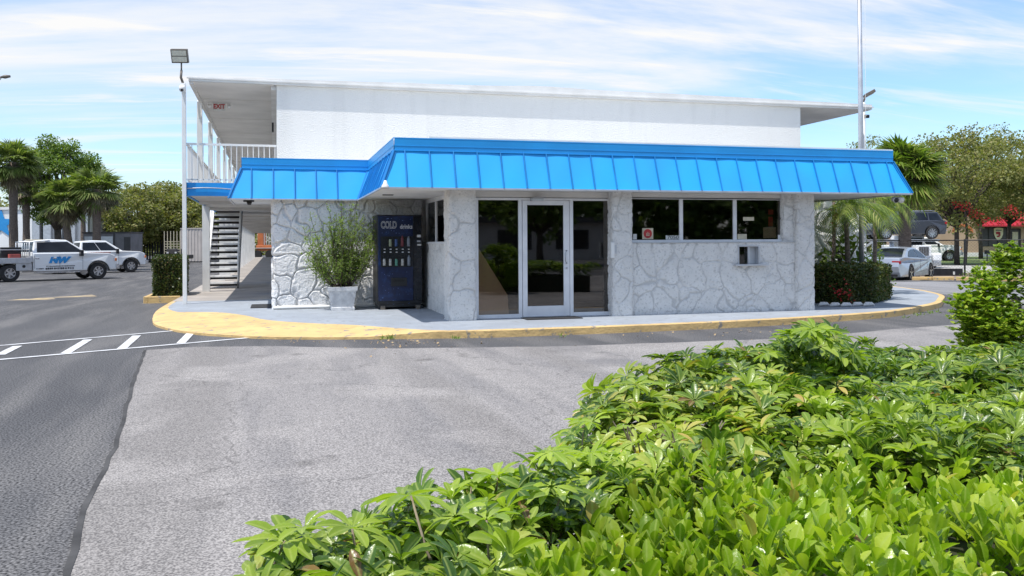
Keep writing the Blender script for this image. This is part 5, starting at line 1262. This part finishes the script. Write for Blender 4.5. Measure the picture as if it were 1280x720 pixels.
# two white work trucks on the left; front to the right of the picture
f1 = Vector(onD(113, 345, 43.5)); f1.z = gz(f1.y); r1 = Vector(onD(4, 352, 40.6)); r1.z = f1.z
yw = yaw_to(r1, f1); c1 = (f1 + r1) / 2
tr1 = thing('work_truck', 'white crew-cab work truck with blue door lettering and loaded steel flatbed', 'truck', c1, yw); pickup(tr1, M['carwhite'], True)
sc1 = (f1 - r1).length / 3.9
tr1.scale = (1.02, 1.0, 1.0)
text('NW', .36, M['decal'], tr1, Vector((.12, -1.012, .98)) + Vector(tr1.location), sx=1.25, shear=.3, name='door_lettering', bold=.035)
def fineprint(root, x0, x1, z, h, m, seed):
    r_ = random.Random(seed); mb = MB(); x = x0
    while x < x1:
        w_ = r_.uniform(.35, .8) * h; mb.box(x, min(x1, x + w_), -1.016, -1.008, z - h * r_.uniform(.3, .5), z + h * r_.uniform(.3, .5)); x += w_ + h * r_.uniform(.12, .45)
    mb.build('door_lettering', m, root, local=True)
fineprint(tr1, -.42, .85, .70, .05, M['ink'], 1); fineprint(tr1, -.45, .80, .59, .10, M['ink'], 2); fineprint(tr1, -.85, -.52, .59, .06, M['ink'], 3)
f2 = Vector(onD(158, 335, 54)); f2.z = gz(f2.y)
dv = Vector((math.cos(yw-.12), math.sin(yw-.12), 0)); c2 = f2 - dv * 1.95
tr2 = thing('pickup_truck', 'white crew-cab pickup parked just behind the work truck', 'truck', c2, yw-.12); pickup(tr2, M['carwhite'])
fineprint(tr2, -.6, .75, 1.24, .07, M['redink'], 4)
# silver car on the right
cr1 = Vector(onD(1135, 345, 35.8)); cr2 = Vector(onD(1162.5, 345, 38.1)); z = gz(40); yc = yaw_to(cr1, cr2)
lat = Vector((math.cos(yc+math.pi/2), math.sin(yc+math.pi/2), 0)) * .82
cc_ = (cr1 + cr2) / 2 + lat; cc_.z = z
sil = thing('parked_car', 'silver four-door coupe parked beyond the painted kerb, seen from behind', 'car', cc_, yc); sedan(sil, M['carsilver'])
# ------------------------------------------------------------------ left background
def bx(mb, pa, pb, D, depth, name=None):   # upright box whose front spans pixel corners at depth D, running back from the viewer
    a = onD(pa[0], pb[1], D); b = onD(pb[0], pa[1], D); return a, b
def slab(px0, py0, px1, py1, D, depth, rotbase=None):
    """footprint quad facing the viewer"""
    a = Vector(onD(px0, py1, D)); b = Vector(onD(px1, py1, D)); zt_ = onD((px0+px1)/2, py0, D)[2]; zb_ = gz(60)
    u = (b - a); u.z = 0; u.normalize(); w_ = Vector((-u.y, u.x, 0)); a.z = b.z = 0
    return a, b, u, w_, zb_, zt_
def wallbox(mb, a, u, w_, s0, s1, d0, d1, z0_, z1_):
    q = [a + u*s0 + w_*d0, a + u*s1 + w_*d0, a + u*s1 + w_*d1, a + u*s0 + w_*d1]
    mb.add([(p.x, p.y, z0_) for p in q] + [(p.x, p.y, z1_) for p in q], [(0,3,2,1), (4,5,6,7), (0,1,5,4), (1,2,6,5), (2,3,7,6), (3,0,4,7)])
a, b, u, w_, zb_, zt_ = slab(-40, 262, 112, 310, 80, 8)
Lw = (b-a).length
wb = thing('warehouse', 'white block building with a big blue star behind the palm trees', 'building', (a.x, a.y, zb_))
mb = MB(); wallbox(mb, a, u, w_, 0, Lw, 0, 9, zb_, zt_); mb.build('wall', M['stucco'], wb)
mb = MB(); wallbox(mb, a, u, w_, -.1, Lw+.1, -.12, 9.1, zt_, zt_+.25); mb.build('roof', M['white'], wb)
for px in (48, 62, 76, 92, 108):
    s0 = (px + 40) / 152 * Lw; mb = MB(); wallbox(mb, a, u, w_, s0-.35, s0+.35, -.45, -.01, zb_, zt_-.1); mb.build('column', M['alu'], wb)
for px in (55, 84):
    s0 = (px + 40) / 152 * Lw; mb = MB(); wallbox(mb, a, u, w_, s0-.45, s0+.45, -.06, .0, zb_+1.0, zt_-1.2); mb.build('window', M['cglass'], wb)
ctr = a + u * ((2 + 40) / 152 * Lw); zc = onD(2, 280, 80)[2]
mb = MB(); pts = []
for k in range(10):
    rr = 1.45 if k % 2 == 0 else .58; t = math.pi/2 + math.pi*k/5; p = ctr + u*rr*math.cos(t) - w_*.08; pts.append((p.x, p.y, zc + rr*math.sin(t)))
mb.add(pts + [tuple(ctr - w_*.09 + Vector((0, 0, zc)))], [(k, (k+1) % 10, 10) for k in range(10)]); mb.build('star_sign', M['decal'], wb)
# grey enclosed trailer
a, b, u, w_, zb_, zt_ = slab(104, 291.5, 163, 318, 66, 3); Lw = (b-a).length
tl = thing('cargo_trailer', 'grey enclosed box trailer parked behind the white pickups', 'trailer', (a.x, a.y, zb_))
M['trail'] = mat('trailer_grey', (.20, .19, .20), (.15, .145, .15), 2, .5); M['trail_d'] = mat('trailer_dark', (.06, .055, .055), None, 2, .5)
s1 = Lw * .66
mb = MB(); wallbox(mb, a, u, w_, 0, Lw, 0, 2.2, zb_+.4, zt_); mb.build('body', M['trail'], tl, bevel=.03)
mb = MB(); wallbox(mb, a, u, w_, -.05, Lw+.05, -.05, 2.25, zt_, zt_+.1); mb.build('roof', M['trail_d'], tl)
mb = MB(); wallbox(mb, a, u, w_, .12, s1-.1, -.03, 0, zb_+.5, zt_-.25); mb.build('ramp_door', M['alu'], tl)
mb = MB(); wallbox(mb, a, u, w_, s1+.75, s1+1.25, -.03, 0, zb_+.55, zt_-.3); wallbox(mb, a, u, w_, s1-.06, s1+.06, -.04, 0, zb_+.4, zt_); mb.build('side_door', M['trail_d'], tl)
for k in (0, 1):
    p = a + u * (Lw*.5 + .85*k); 
    MB().tube([(p.x-w_.x*.1, p.y-w_.y*.1, zb_+.33), (p.x+w_.x*.15, p.y+w_.y*.15, zb_+.33)], .33, 16).build('wheel', M['rubber'], tl)
# dark fence, rack truck and pale container far left of the poles
a, b, u, w_, zb_, zt_ = slab(160, 300, 212, 318, 85, 3); Lw = (b-a).length
fn = thing('dark_fence', 'dark slatted fence under the olive trees on the left', 'fence', (a.x, a.y, zb_))
mb = MB(); s = 0
while s < Lw: wallbox(mb, a, u, w_, s, s+.16, 0, .03, zb_, zt_); s += .26
wallbox(mb, a, u, w_, 0, Lw, -.04, 0, zt_-.25, zt_-.15); wallbox(mb, a, u, w_, 0, Lw, -.04, 0, zb_+.2, zb_+.3); mb.build('slats', M['rubber'], fn)
mb = MB(); s = 0
while s < Lw: wallbox(mb, a, u, w_, s, s+.12, -.15, -.04, zb_, zt_+.1); s += 2.4
mb.build('post', M['rubber'], fn)
a, b, u, w_, zb_, zt_ = slab(205, 289, 226, 316, 74, 3); Lw = (b-a).length
rk = thing('rack_truck', 'small dark truck with a tall pale wire rack, far left beside the pole', 'truck', (a.x, a.y, zb_))
mb = MB(); wallbox(mb, a, u, w_, 0, Lw, 0, 3, zb_+.45, zb_+.8); wallbox(mb, a, u, w_, Lw*.2, Lw*.8, -.2, 1, zb_+.8, zb_+1.35); mb.build('body', M['trail_d'], rk, bevel=.05)
mb = MB()
for k in range(6): wallbox(mb, a, u, w_, Lw*k/5.3, Lw*k/5.3+.05, 0, .05, zb_+.8, zt_); wallbox(mb, a, u, w_, 0, Lw, 0, .05, zb_+.85+k*.22, zb_+.89+k*.22)
mb.build('rack', M['paper'], rk)
for s in (.1, .9):
    p = a + u * Lw * s; MB().tube([(p.x-w_.x*.1, p.y-w_.y*.1, zb_+.32), (p.x+w_.x*.2, p.y+w_.y*.2, zb_+.32)], .32, 14).build('wheel', M['rubber'], rk)
for s in (.22, .70):
    mb = MB(); wallbox(mb, a, u, w_, Lw*s, Lw*s+.16, -.24, -.2, zb_+.95, zb_+1.08); mb.build('headlight', M['headlight'], rk)
a, b, u, w_, zb_, zt_ = slab(226, 286, 262, 316, 82, 3); Lw = (b-a).length
M['tan'] = mat('tan_stucco', (.50, .36, .25), (.43, .30, .21), 1.2, .9, bs=.3); M['pale'] = mat('pale_panel', (.55, .5, .47), (.48, .44, .41), 1.5, .7)
cn = thing('storage_container', 'pale ribbed storage container seen between the pole and the stairs', 'container', (a.x, a.y, zb_))
mb = MB(); wallbox(mb, a, u, w_, 0, Lw, 0, 2.4, zb_+.1, zt_)
for k in range(9): wallbox(mb, a, u, w_, Lw*k/9, Lw*k/9+.1, -.04, 0, zb_+.15, zt_-.1)
mb.build('body', M['pale'], cn); mb = MB(); wallbox(mb, a, u, w_, -.03, Lw+.03, -.06, 2.43, zt_, zt_+.08); mb.build('roof', M['pale'], cn)
# orange machine at the end of the walkway
a, b, u, w_, zb_, zt_ = slab(318, 288, 342, 317, 100, 3); Lw = (b-a).length
M['orange'] = mat('orange_paint', (.62, .20, .07), (.5, .15, .06), 3, .5)
om = thing('orange_loader', 'orange and white machine at the far end of the walkway', 'machine', (a.x, a.y, zb_))
mb = MB(); wallbox(mb, a, u, w_, .2, Lw, 0, 2, zb_+.9, zb_+1.6); wallbox(mb, a, u, w_, Lw*.15, Lw*.45, .1, 1.2, zb_+1.6, zt_); mb.build('body', M['orange'], om, bevel=.05)
mb = MB()
for k in range(4): wallbox(mb, a, u, w_, Lw*(.5+.12*k), Lw*(.5+.12*k)+.08, 0, .1, zb_+1.6, zt_-.2)
wallbox(mb, a, u, w_, Lw*.5, Lw, 0, .1, zt_-.3, zt_-.2); wallbox(mb, a, u, w_, 0, Lw, -.1, .0, zb_+1.2, zb_+1.3); mb.build('cage', M['pale'], om)
for s in (.15, .8):
    p = a + u * Lw * s; MB().tube([(p.x-w_.x*.15, p.y-w_.y*.15, zb_+.5), (p.x+w_.x*.3, p.y+w_.y*.3, zb_+.5)], .5, 16).build('wheel', M['rubber'], om)
# street light poking in at the far left
a = Vector(onD(-8, 100, 55)); b = Vector(onD(13, 95, 55))
sl = thing('street_lamp', 'street lamp arm poking in at the upper left edge', 'street lamp', (a.x, a.y, gz(60)))
MB().tube([(a.x, a.y, -.2), (a.x, a.y, a.z-.4), (a.x+.3, a.y, a.z), (b.x-.5, b.y, b.z-.1)], [.11, .07, .05, .04], 8).build('pole', M['alu'], sl, smooth=True)
MB().tube([(b.x-.6, b.y, b.z-.1), (b.x-.3, b.y, b.z-.06), (b.x, b.y, b.z-.02)], [.04, .13, .07], 8).build('lamp_head', M['bronze'], sl, smooth=True)
# trees on the left
def gpt(px, D): p = onD(px, 300, D); return (p[0], p[1], gz(p[1]))
def hpx(py, D, px=640): return onD(px, py, D)[2]
fan_palm('tall sabal palm at the far left edge with thick ragged head', gpt(17, 57), hpx(196, 57) , 301, 2.0, 46, 22, tr=.26)
fan_palm('shorter sabal palm just right of the leftmost palm', gpt(33, 62), hpx(226, 62), 302, 1.7, 34, 20, tr=.24)
fan_palm('sabal palm with slanting trunk at the middle of the left tree row', gpt(90, 57), hpx(244, 57), 303, 1.9, 38, 24, tr=.24, lean=(-.5, 0))
fan_palm('sabal palm with a long skirt of dead fronds', gpt(121, 57), hpx(230, 57), 304, 2.0, 40, 42, tr=.26)
fan_palm('slim sabal palm rising above the others behind the skirted palm', gpt(104, 72), hpx(212, 72), 305, 1.7, 30, 10, tr=.2)
broad_tree('dense_tree', 'dense dark round-headed tree between the left palms', 'tree', gpt(72, 64), hpx(166, 64), 6.4, 311, 'pine', nb=150, per=200, ls=.17, br=(.5, .9), low=.36, trunk_r=.28)
for px, D, py, W, sd, lab in ((170, 84, 228, 9, 321, 'nearest olive-green oak right of the left palms'), (203, 92, 226, 10, 322, 'olive-green oak behind the thin white pole'), (235, 88, 238, 9, 323, 'olive-green oak partly hidden by the stairs'), (142, 90, 262, 8, 324, 'low leafy oak behind the grey trailer')):
    broad_tree('oak_tree', lab, 'tree', gpt(px, D), hpx(py, D), W, sd, 'oak', 'oaks at the left of the motel', nb=110, per=130, ls=.22, br=(.6, 1.2), low=.22, trunk_r=.25)
mb = MB()
broad_tree('oak_tree', 'grey-green tree far off behind the leftmost palm', 'tree', gpt(-6, 100), hpx(240, 100), 12, 325, 'oak', 'oaks at the left of the motel', nb=60, per=60, ls=.34, br=(1, 1.6), low=.15)
def backrow(label, px0, px1, D, pyt, seed, cnt):
    rng = np.random.default_rng(seed); p0 = gpt(px0, D); t = thing('tree_row', label, 'trees', p0); blobs = []
    for i in range(cnt):
        px = px0 + (px1-px0)*(i + rng.uniform(-.5, .5))/cnt; h = hpx(pyt + rng.uniform(-6, 14), D)
        for z in np.arange(.4, h, 1.9): q = gpt(px + rng.uniform(-3, 3), D + rng.uniform(-3, 3)); blobs.append(((q[0], q[1], z), rng.uniform(1.2, 2.0)))
    crown('crown', G['oak'], t, blobs, 34, .42, seed=seed); t['kind'] = 'stuff'; bpy.data.objects[t.children[0].name]['kind'] = 'stuff'
backrow('far line of olive woods behind the vehicles on the left', -30, 345, 135, 275, 331, 60)
backrow('far line of woods behind the tan restaurant on the right', 1040, 1330, 140, 226, 332, 60)
# ------------------------------------------------------------------ right background
# verge, kerb, fence, street, grass
sheet('grass', [(1100, 331), (1190, 331), (1330, 331)], [(1100, 316.5), (1190, 316.5), (1330, 317)], mat('lawn', (.10, .17, .035), (.17, .20, .07), .4, .9, bs=.4, bscale=30), .02, 6)
sheet('verge', [(1150, 350.5), (1210, 350), (1330, 352)], [(1150, 341.5), (1210, 341.5), (1330, 342)], mat('mulch', (.20, .14, .10), (.30, .24, .18), 3, .95, bs=.8, bscale=25), .03, 4)
sheet('street', [(1090, 341), (1190, 341), (1330, 341.5)], [(1090, 332), (1190, 332), (1330, 332.5)], mat('pale_street', (.42, .40, .38), (.36, .35, .33), .6, .9), .01, 4)
mb = MB(); K = [onG(*p) for p in [(1140, 350.2), (1165, 350.3), (1192, 350.2)]] ; K2 = [onG(*p) for p in [(1196, 350.4), (1240, 351), (1290, 352.5), (1340, 354)]]
for kk in (K, K2):
    for p, q in zip(kk[:-1], kk[1:]): mb.bar((p[0], p[1], p[2]+.04), (q[0], q[1], q[2]+.04), .18, .20)
struct('far_kerb', mb, M['yellow'], bevel=.02)
fnc = thing('chain_link_fence', 'black chain-link fence running behind the silver car', 'fence', (22, 37, -.2))
fp0, fp1 = Vector(onG(1060, 345)), Vector(onG(1340, 345.5)); uu = (fp1-fp0).normalized(); Lf = (fp1-fp0).length
mb = MB(); zf = hpx(300.3, 37.5, 1203)
mb.tube([(fp0.x, fp0.y, zf), (fp1.x, fp1.y, zf)], .03, 6); mb.tube([(fp0.x, fp0.y, -.1), (fp1.x, fp1.y, -.1)], .015, 5); mb.build('rail', M['black'], fnc)
pp = Vector(onG(1203, 345)); s0 = (pp - fp0).dot(uu); sp = 2.45
mb = None
for k in range(-6, 6):
    s = s0 + k*sp
    if 0 < s < Lf: q = fp0 + uu*s; MB().tube([(q.x, q.y, -.25), (q.x, q.y, zf+.05)], .04, 8).build('post', M['black'], fnc)
mb = MB(); hh = zf + .1; s = 0
while s < Lf + hh:
    for sg in (1, -1):
        a_, b_ = (s - (hh if sg > 0 else 0), s) if sg > 0 else (s, s - hh)
        q0 = fp0 + uu*a_; q1 = fp0 + uu*b_; mb.bar((q0.x, q0.y, -.1), (q1.x, q1.y, zf), .004, .004)
    s += .14
mb.build('mesh', M['black'], fnc)
q0 = Vector(onG(1160, 345.6)); q1 = Vector(onG(1203.5, 345.6)); wl = thing('black_screen', 'low black panel at the foot of the fence beside the silver car', 'panel', q0)
mb = MB(); mb.bar((q0.x, q0.y, q0.z+.16), (q1.x, q1.y, q1.z+.16), .05, .42); mb.build('panel', M['black'], wl, bevel=.01)
MB().box(q1.x-.62, q1.x-.55, q1.y-.12, q1.y-.08, q1.z+.1, q1.z+.24).build('tag', M['paperw'], wl)
for k in range(6):
    q = Vector(onG(1212 + k*11, 346.5)); t = thing('ground_shrub', 'small dark shrub on the mulch strip below the fence', 'shrub', q, 0, 'low shrubs on the mulch strip below the fence')
    crown('leaves', G['pine'], t, [((q.x+dx, q.y, q.z+.12), .28) for dx in (-.2, .05, .25)], 300, .07, seed=400+k); MB().tube([(q.x, q.y, q.z-.02), (q.x, q.y, q.z+.2)], .015, 5).build('stem', M['bark'], t)
# tan restaurant
DB = 88
a, b, u, w_, zb_, zt_ = slab(1172, 270, 1420, 318, DB, 8); Lw = (b-a).length; pxm = lambda px: (px-1172)/248*Lw
rs = thing('tan_restaurant', 'tan restaurant with red canopy, dark windows and crest sign', 'restaurant', (a.x, a.y, zb_))
mb = MB(); wallbox(mb, a, u, w_, 0, Lw, 0, 12, zb_, zt_+.3); mb.build('wall', M['tan'], rs)
mb = MB(); wallbox(mb, a, u, w_, -.1, Lw, -.06, 0, zb_, zb_+.45); mb.build('plinth', M['stone_f'], rs)
mb = MB(); s0, s1 = pxm(1216), Lw; q = [a + u*s0, a + u*s1]
zA, zB = hpx(282, DB, 1240), hpx(252, DB, 1240); dpt = w_ * 2.2
mb.add([tuple(q[0]-w_*1.2+Vector((0,0,zA))), tuple(q[1]-w_*1.2+Vector((0,0,zA))), tuple(q[1]+dpt+Vector((0,0,zB))), tuple(q[0]+dpt+Vector((0,0,zB))),
        tuple(q[0]-w_*1.2+Vector((0,0,zA-.12))), tuple(q[1]-w_*1.2+Vector((0,0,zA-.12))), tuple(q[1]+dpt+Vector((0,0,zB-.12))), tuple(q[0]+dpt+Vector((0,0,zB-.12)))], [(0,1,2,3), (4,7,6,5), (0,4,5,1), (0,3,7,4), (1,5,6,2)])
M['redroof'] = mat('red_metal_roof', (.44, .02, .03), (.34, .018, .025), 2, .4); rr_ = mb.build('roof', M['redroof'], rs)
mb = MB(); s = s0
while s < s1: p = a + u*s - w_*1.2; p2 = a + u*s + dpt; mb.bar((p.x, p.y, zA+.04), (p2.x, p2.y, zB+.04), .05, .08); s += .5
mb.build('seam', M['redroof'], rr_)
for px0, px1, py0, py1 in ((1224, 1258, 284, 308), (1262, 1275, 286, 311), (1282, 1330, 284, 308)):
    mb = MB(); z0_, z1_ = hpx(py1, DB, 1240), hpx(py0, DB, 1240); wallbox(mb, a, u, w_, pxm(px0), pxm(px1), -.05, -.01, z0_, z1_); wn_ = mb.build('window', M['trail_d'], rs)
    mb = MB()
    for s in np.linspace(pxm(px0), pxm(px1), 4 if px1-px0 > 20 else 2): wallbox(mb, a, u, w_, s-.04, s+.04, -.09, -.05, z0_, z1_)
    wallbox(mb, a, u, w_, pxm(px0), pxm(px1), -.09, -.05, z1_-.08, z1_); mb.build('frame', M['rubber'], wn_)
mb = MB(); wallbox(mb, a, u, w_, pxm(1265), pxm(1272), -.10, -.06, hpx(307, DB, 1240), hpx(290, DB, 1240)); mb.build('poster', M['paper'], rs)
# crest: cream shield with red and black charge
M['cream'] = mat('crest_cream', (.80, .74, .50), None, 6, .5)
ctr = a + u * pxm(1247.5) - w_*.12; zc = hpx(292.5, DB, 1247)
def shield(sc, off, m, name, par):
    pts = [(-1, 1), (-.35, 1.12), (.35, 1.12), (1, 1), (.95, -.1), (.6, -.75), (0, -1.2), (-.6, -.75), (-.95, -.1)]
    mb = MB(); P3 = [ctr + u*x*.42*sc - w_*off + Vector((0, 0, zc + z*.5*sc)) for x, z in pts]; mb.add([tuple(p) for p in P3], [tuple(range(9))]); return mb.build(name, m, par)
sh = shield(1.15, 0, M['cream'], 'crest_sign', rs)
mb = MB()
for x, z, w2, h2 in ((-.1, .1, .34, .26), (.08, .0, .2, .4), (-.05, -.25, .28, .14)): p = ctr + u*x - w_*.03; mb.quad(*[tuple(ctr + u*(x+sx*w2/2) - w_*.03 + Vector((0, 0, zc+z+sz*h2/2))) for sx, sz in ((-1,-1),(1,-1),(1,1),(-1,1))])
mb.build('emblem', M['redroof'], sh)
mb = MB(); mb.quad(*[tuple(ctr + u*x - w_*.04 + Vector((0, 0, zc+z))) for x, z in ((-.3, .42), (.3, .42), (.3, .34), (-.3, .34))]); mb.build('emblem', M['ink'], sh)
# round arch panel left of the windows
cA = a + u * pxm(1203); mb = MB(); zz0 = zb_
for k in range(13):
    t = math.pi*k/12; mb.v += [tuple(cA + u*1.1*math.cos(t) - w_*.08 + Vector((0, 0, 2.3 + .9*math.sin(t)))), tuple(cA + u*.8*math.cos(t) - w_*.08 + Vector((0, 0, 2.3 + .62*math.sin(t))))]
mb.f = [(2*k, 2*k+1, 2*k+3, 2*k+2) for k in range(12)]; mb.build('arch', M['orange'], rs)
q = Vector(onG(1208+26, 331)); sg_ = thing('post_box', 'little black box on a thin post standing on the lawn', 'post', q)
MB().tube([q, (q.x, q.y, q.z+.75)], .04, 6).build('post', M['black'], sg_); MB().box(q.x-.14, q.x+.14, q.y-.1, q.y+.1, q.z+.75, q.z+1.0).build('box', M['black'], sg_)
bn = Vector(onG(1245, 319.5)); bq = thing('picnic_bench', 'low wooden bench in front of the restaurant windows', 'bench', bn)
mb = MB(); mb.box(bn.x-2.6, bn.x+2.6, bn.y-.2, bn.y+.2, bn.z+.75, bn.z+.83); mb.build('seat', M['palmbark'], bq)
for s in (-2.3, 0, 2.3): MB().box(bn.x+s-.06, bn.x+s+.06, bn.y-.18, bn.y+.18, bn.z, bn.z+.75).build('leg', M['rubber'], bq)
# truck that carries the dark car
tp = Vector(onD(1155, 340, 52)); zt0 = gz(60)
hau = thing('car_hauler', 'white truck front with tall slatted grille carrying a dark car on its deck', 'truck', (tp.x, tp.y, zt0), -CYAW)
def hb(name, m, x0, x1, y0, y1, z0, z1, bevel=.03, par=None): return MB().box(x0, x1, y0, y1, z0, z1).build(name, m, par or hau, bevel=bevel, local=True)
s_ = 52 / CF
gx0, gx1 = -9.5*s_, 9.5*s_
gz0_, gz1_ = hpx(336, 52, 1155) - zt0, hpx(306.5, 52, 1155) - zt0
hb('hood', M['carwhite'], gx0, gx1, 0, 1.6, max(gz0_, .25), gz1_)
gr = hb('grille', M['trail_d'], gx0+.16, gx1-.16, -.03, .0, max(gz0_, .25)+.12, gz1_-.1, .0)
mb = MB()
for k in range(6): x = gx0+.2 + k*(gx1-gx0-.4)/5; mb.box(x-.015, x+.015, -.05, -.03, max(gz0_, .25)+.14, gz1_-.12)
mb.build('slats', M['chrome'], gr, local=True)
hb('cab', M['carwhite'], gx0-.25, gx1+.15, 1.2, 3.0, .7, hpx(294, 52, 1155)-zt0)
hb('windscreen', M['cglass'], gx0-.1, gx1, 1.17, 1.2, gz1_+.02, hpx(295.5, 52, 1155)-zt0-.1, .0)
hb('bumper', M['chrome'], gx0-.5, gx1+.5, -.2, .0, .15, .42); 
for s in (-1, 1): hb('fender', M['carwhite'], s*.9-.28 if s < 0 else .62, s*.9+.28 if s < 0 else 1.18, .1, 1.3, .4, .95, .12); MB().tube([(s*.85-.15, .75, .42), (s*.85+.15, .75, .42)], .42, 16).build('wheel', M['rubber'], hau, local=True)
mb = MB(); zd = hpx(299, 52, 1155) - zt0
mb.box(-4.6, 1.25, .6, 2.9, zd-.14, zd); mb.bar((-4.5, .6, zd-.1), (-2.8, .6, .6), .1, .1); mb.bar((-2.8, .6, zd-.1), (-4.3, .6, .6), .1, .1); mb.box(-4.6, -1.0, .6, 2.6, .55, .75)
for x in (-4.5, -2.8, -1.2): mb.box(x-.06, x+.06, .6, .72, .3, zd-.14)
mb.build('deck', M['alu'], hau, local=True)
zs_ = hpx(298.5, 52, 1155)
sc_ = Vector(onD(1128, 290, 53.2)); sv_ = thing('dark_car', 'dark blue-grey car riding high on the truck deck behind the palm trunk', 'car', (sc_.x, sc_.y, zt0+zd), -CYAW+math.pi); suv(sv_, M['cardark'])
pk = Vector(onG(1180, 318)); wp = Vector(onD(1152, 315, 72)); p2_ = thing('pickup_truck', 'white pickup nose showing in front of the tan restaurant', 'truck', (wp.x, wp.y, gz(60)), -CYAW-.30); pickup(p2_, M['carwhite'])
# round metal can on the silver car side (vent pipe behind the roof)
q = Vector(onD(1114.5, 311, 44)); vt = thing('vent_pipe', 'short grey pipe standing just beyond the silver car roof', 'pipe', (q.x, q.y, gz(50)))
MB().tube([(q.x, q.y, gz(50)), (q.x, q.y, hpx(303, 44, 1114))], .10, 12).build('pipe', M['alu'], vt, smooth=True); MB().tube([(q.x, q.y, hpx(303, 44, 1114)), (q.x, q.y, hpx(302, 44, 1114))], .13, 12).build('cap', M['alu'], vt)
# trees on the right
fan_palm('full-headed sabal palm behind the right end of the blue awning', gpt(1131, 41), hpx(214, 41), 501, 2.05, 84, 14, m='palm2', tr=.28)
for px, D, py, W, sd, lab, mm in ((1196, 60, 162, 8.5, 511, 'tall oak just right of the sabal palm', 'oak'), (1262, 66, 160, 11, 512, 'wide oak at the right edge above the red canopy', 'oak'), (1226, 78, 172, 9, 513, 'oak behind and between the two right hand oaks', 'oak'), (1080, 88, 176, 9, 514, 'thin-topped oak whose twigs rise behind the awning by the flagpole', 'oak'), (1310, 60, 176, 9, 515, 'oak mostly outside the right edge', 'oak')):
    broad_tree('oak_tree', lab, 'tree', gpt(px, D), hpx(py, D), W, sd, mm, 'oaks at the right of the motel', nb=170, per=90, ls=.17, br=(.45, 1.0), low=.31, trunk_r=.16)
bv = thing('bougainvillea', 'red-flowering climber hanging over the left end of the red canopy', 'climber', gpt(1215, 58)); rng = np.random.default_rng(8); blobs = []
for px, py, r_ in ((1196, 256, .6), (1208, 258, .7), (1220, 268, .7), (1233, 275, .55), (1250, 276, .6), (1262, 262, .7), (1274, 270, .7)): p = onD(px, py, 57.5); blobs.append((p, r_*.72))
crown('blossom', G['bougain'], bv, blobs, 120, .13, seed=81)
blobs = [(tuple(np.array(onD(px, py, 58))), .6) for px, py in ((1196, 272), (1206, 284), (1216, 290), (1238, 270), (1190, 285))]; crown('leaves', G['oak'], bv, blobs, 70, .2, seed=82)
p = gpt(1206, 58.5); MB().tube([p, (p[0]+.2, p[1], 2), (p[0], p[1], 3.6)], [.12, .09, .05], 6).build('stem', M['bark'], bv)
# ------------------------------------------------------------------ across the road, behind the photographer (seen in the window reflections)
for x, y, H, W, sd, lab in ((-6, -22, 8, 8, 601, 'oak across the road reflected in the left door glass'), (6, -26, 9, 9, 602, 'oak across the road reflected in the middle windows'), (17, -24, 7.5, 8, 603, 'oak across the road reflected at the right window')):
    broad_tree('oak_tree', lab, 'tree', (x, y, 0), H, W, sd, 'pine', 'oaks across the road reflected in the glass', nb=50, per=40, ls=.35, br=(.9, 1.4), low=.3)
t = thing('tree_row', 'dark tree line added across the road to darken the office glass', 'trees', (0, -60, 0)); rngb = np.random.default_rng(4); bb = [((-70 + i*1.6, -60 + rngb.uniform(-2, 2), z), rngb.uniform(1.8, 2.6)) for i in range(110) for z in (1, 3.5, 6, 8 + rngb.uniform(-1.5, 2))]  # unseen tree line, added to keep the pale horizon out of the reflections
crown('crown', G['pine'], t, bb, 14, .9, seed=604); t['kind'] = 'stuff'; t.children[0]['kind'] = 'stuff'
hs = thing('low_building', 'long low building across the road reflected in the office glass', 'building', (4, -40, 0))
MB().box(-16, 30, -48, -40, 0, 3.2).build('wall', M['pale'], hs); MB().box(-16.5, 30.5, -48.5, -39.2, 3.2, 3.7).build('roof', M['trail_d'], hs)
for k in range(8): MB().box(-13+k*5.2, -10+k*5.2, -40, -39.97, .9, 2.6).build('window', M['cglass'], hs)
# dry leaves and litter by the kerb
rng = np.random.default_rng(909)
lm = mat('fallen_leaf', (.45, .33, .18), (.3, .2, .1), 30, .8)
C = []
for i in range(150):
    px = rng.uniform(330, 1000) if i < 90 else rng.normal(505, 22); base = 424.5 - max(0, (px-640)) * .047; p = onZ(px, base + rng.uniform(.3, 5) + (abs(rng.normal())*9 if i % 3 == 0 else 0), .012); C.append(p)
C = np.array(C); n = len(C); L = rng.uniform(.015, .05, n); V, F = leaf_arrays(C, rdir(n, rng)*np.array([1, 1, .2]), np.tile([0, 0, 1.], (n, 1)) + rng.normal(size=(n, 3))*.3, L, L*.8, T_DIA)
tag(np_mesh('leaf_litter', V, F, lm), 'scattered dry leaves along the foot of the yellow kerb', 'leaf litter', kind='stuff')
C = []; 
for px in (478, 486, 489, 568, 571, 700, 484, 1130, 1145, 1160, 1172, 1150, 1165): 
    for _ in range(7): C.append((*onZ(px + rng.normal()*2, 424.2 - max(0, (px-640)) * .047 - (0 if px < 1000 else (px-1100)*.12), .01)[:2], .01))
C = np.array(C); n = len(C); A = rng.normal(size=(n, 3)) * .6 + np.array([0, 0, 1]); V, F = leaf_arrays(C, A, rdir(n, rng), rng.uniform(.05, .11, n), np.full(n, .02), T_DIA)
tag(np_mesh('weeds', V, F, G['shrub']), 'small green weeds growing in the joint below the kerb', 'weeds', kind='stuff')
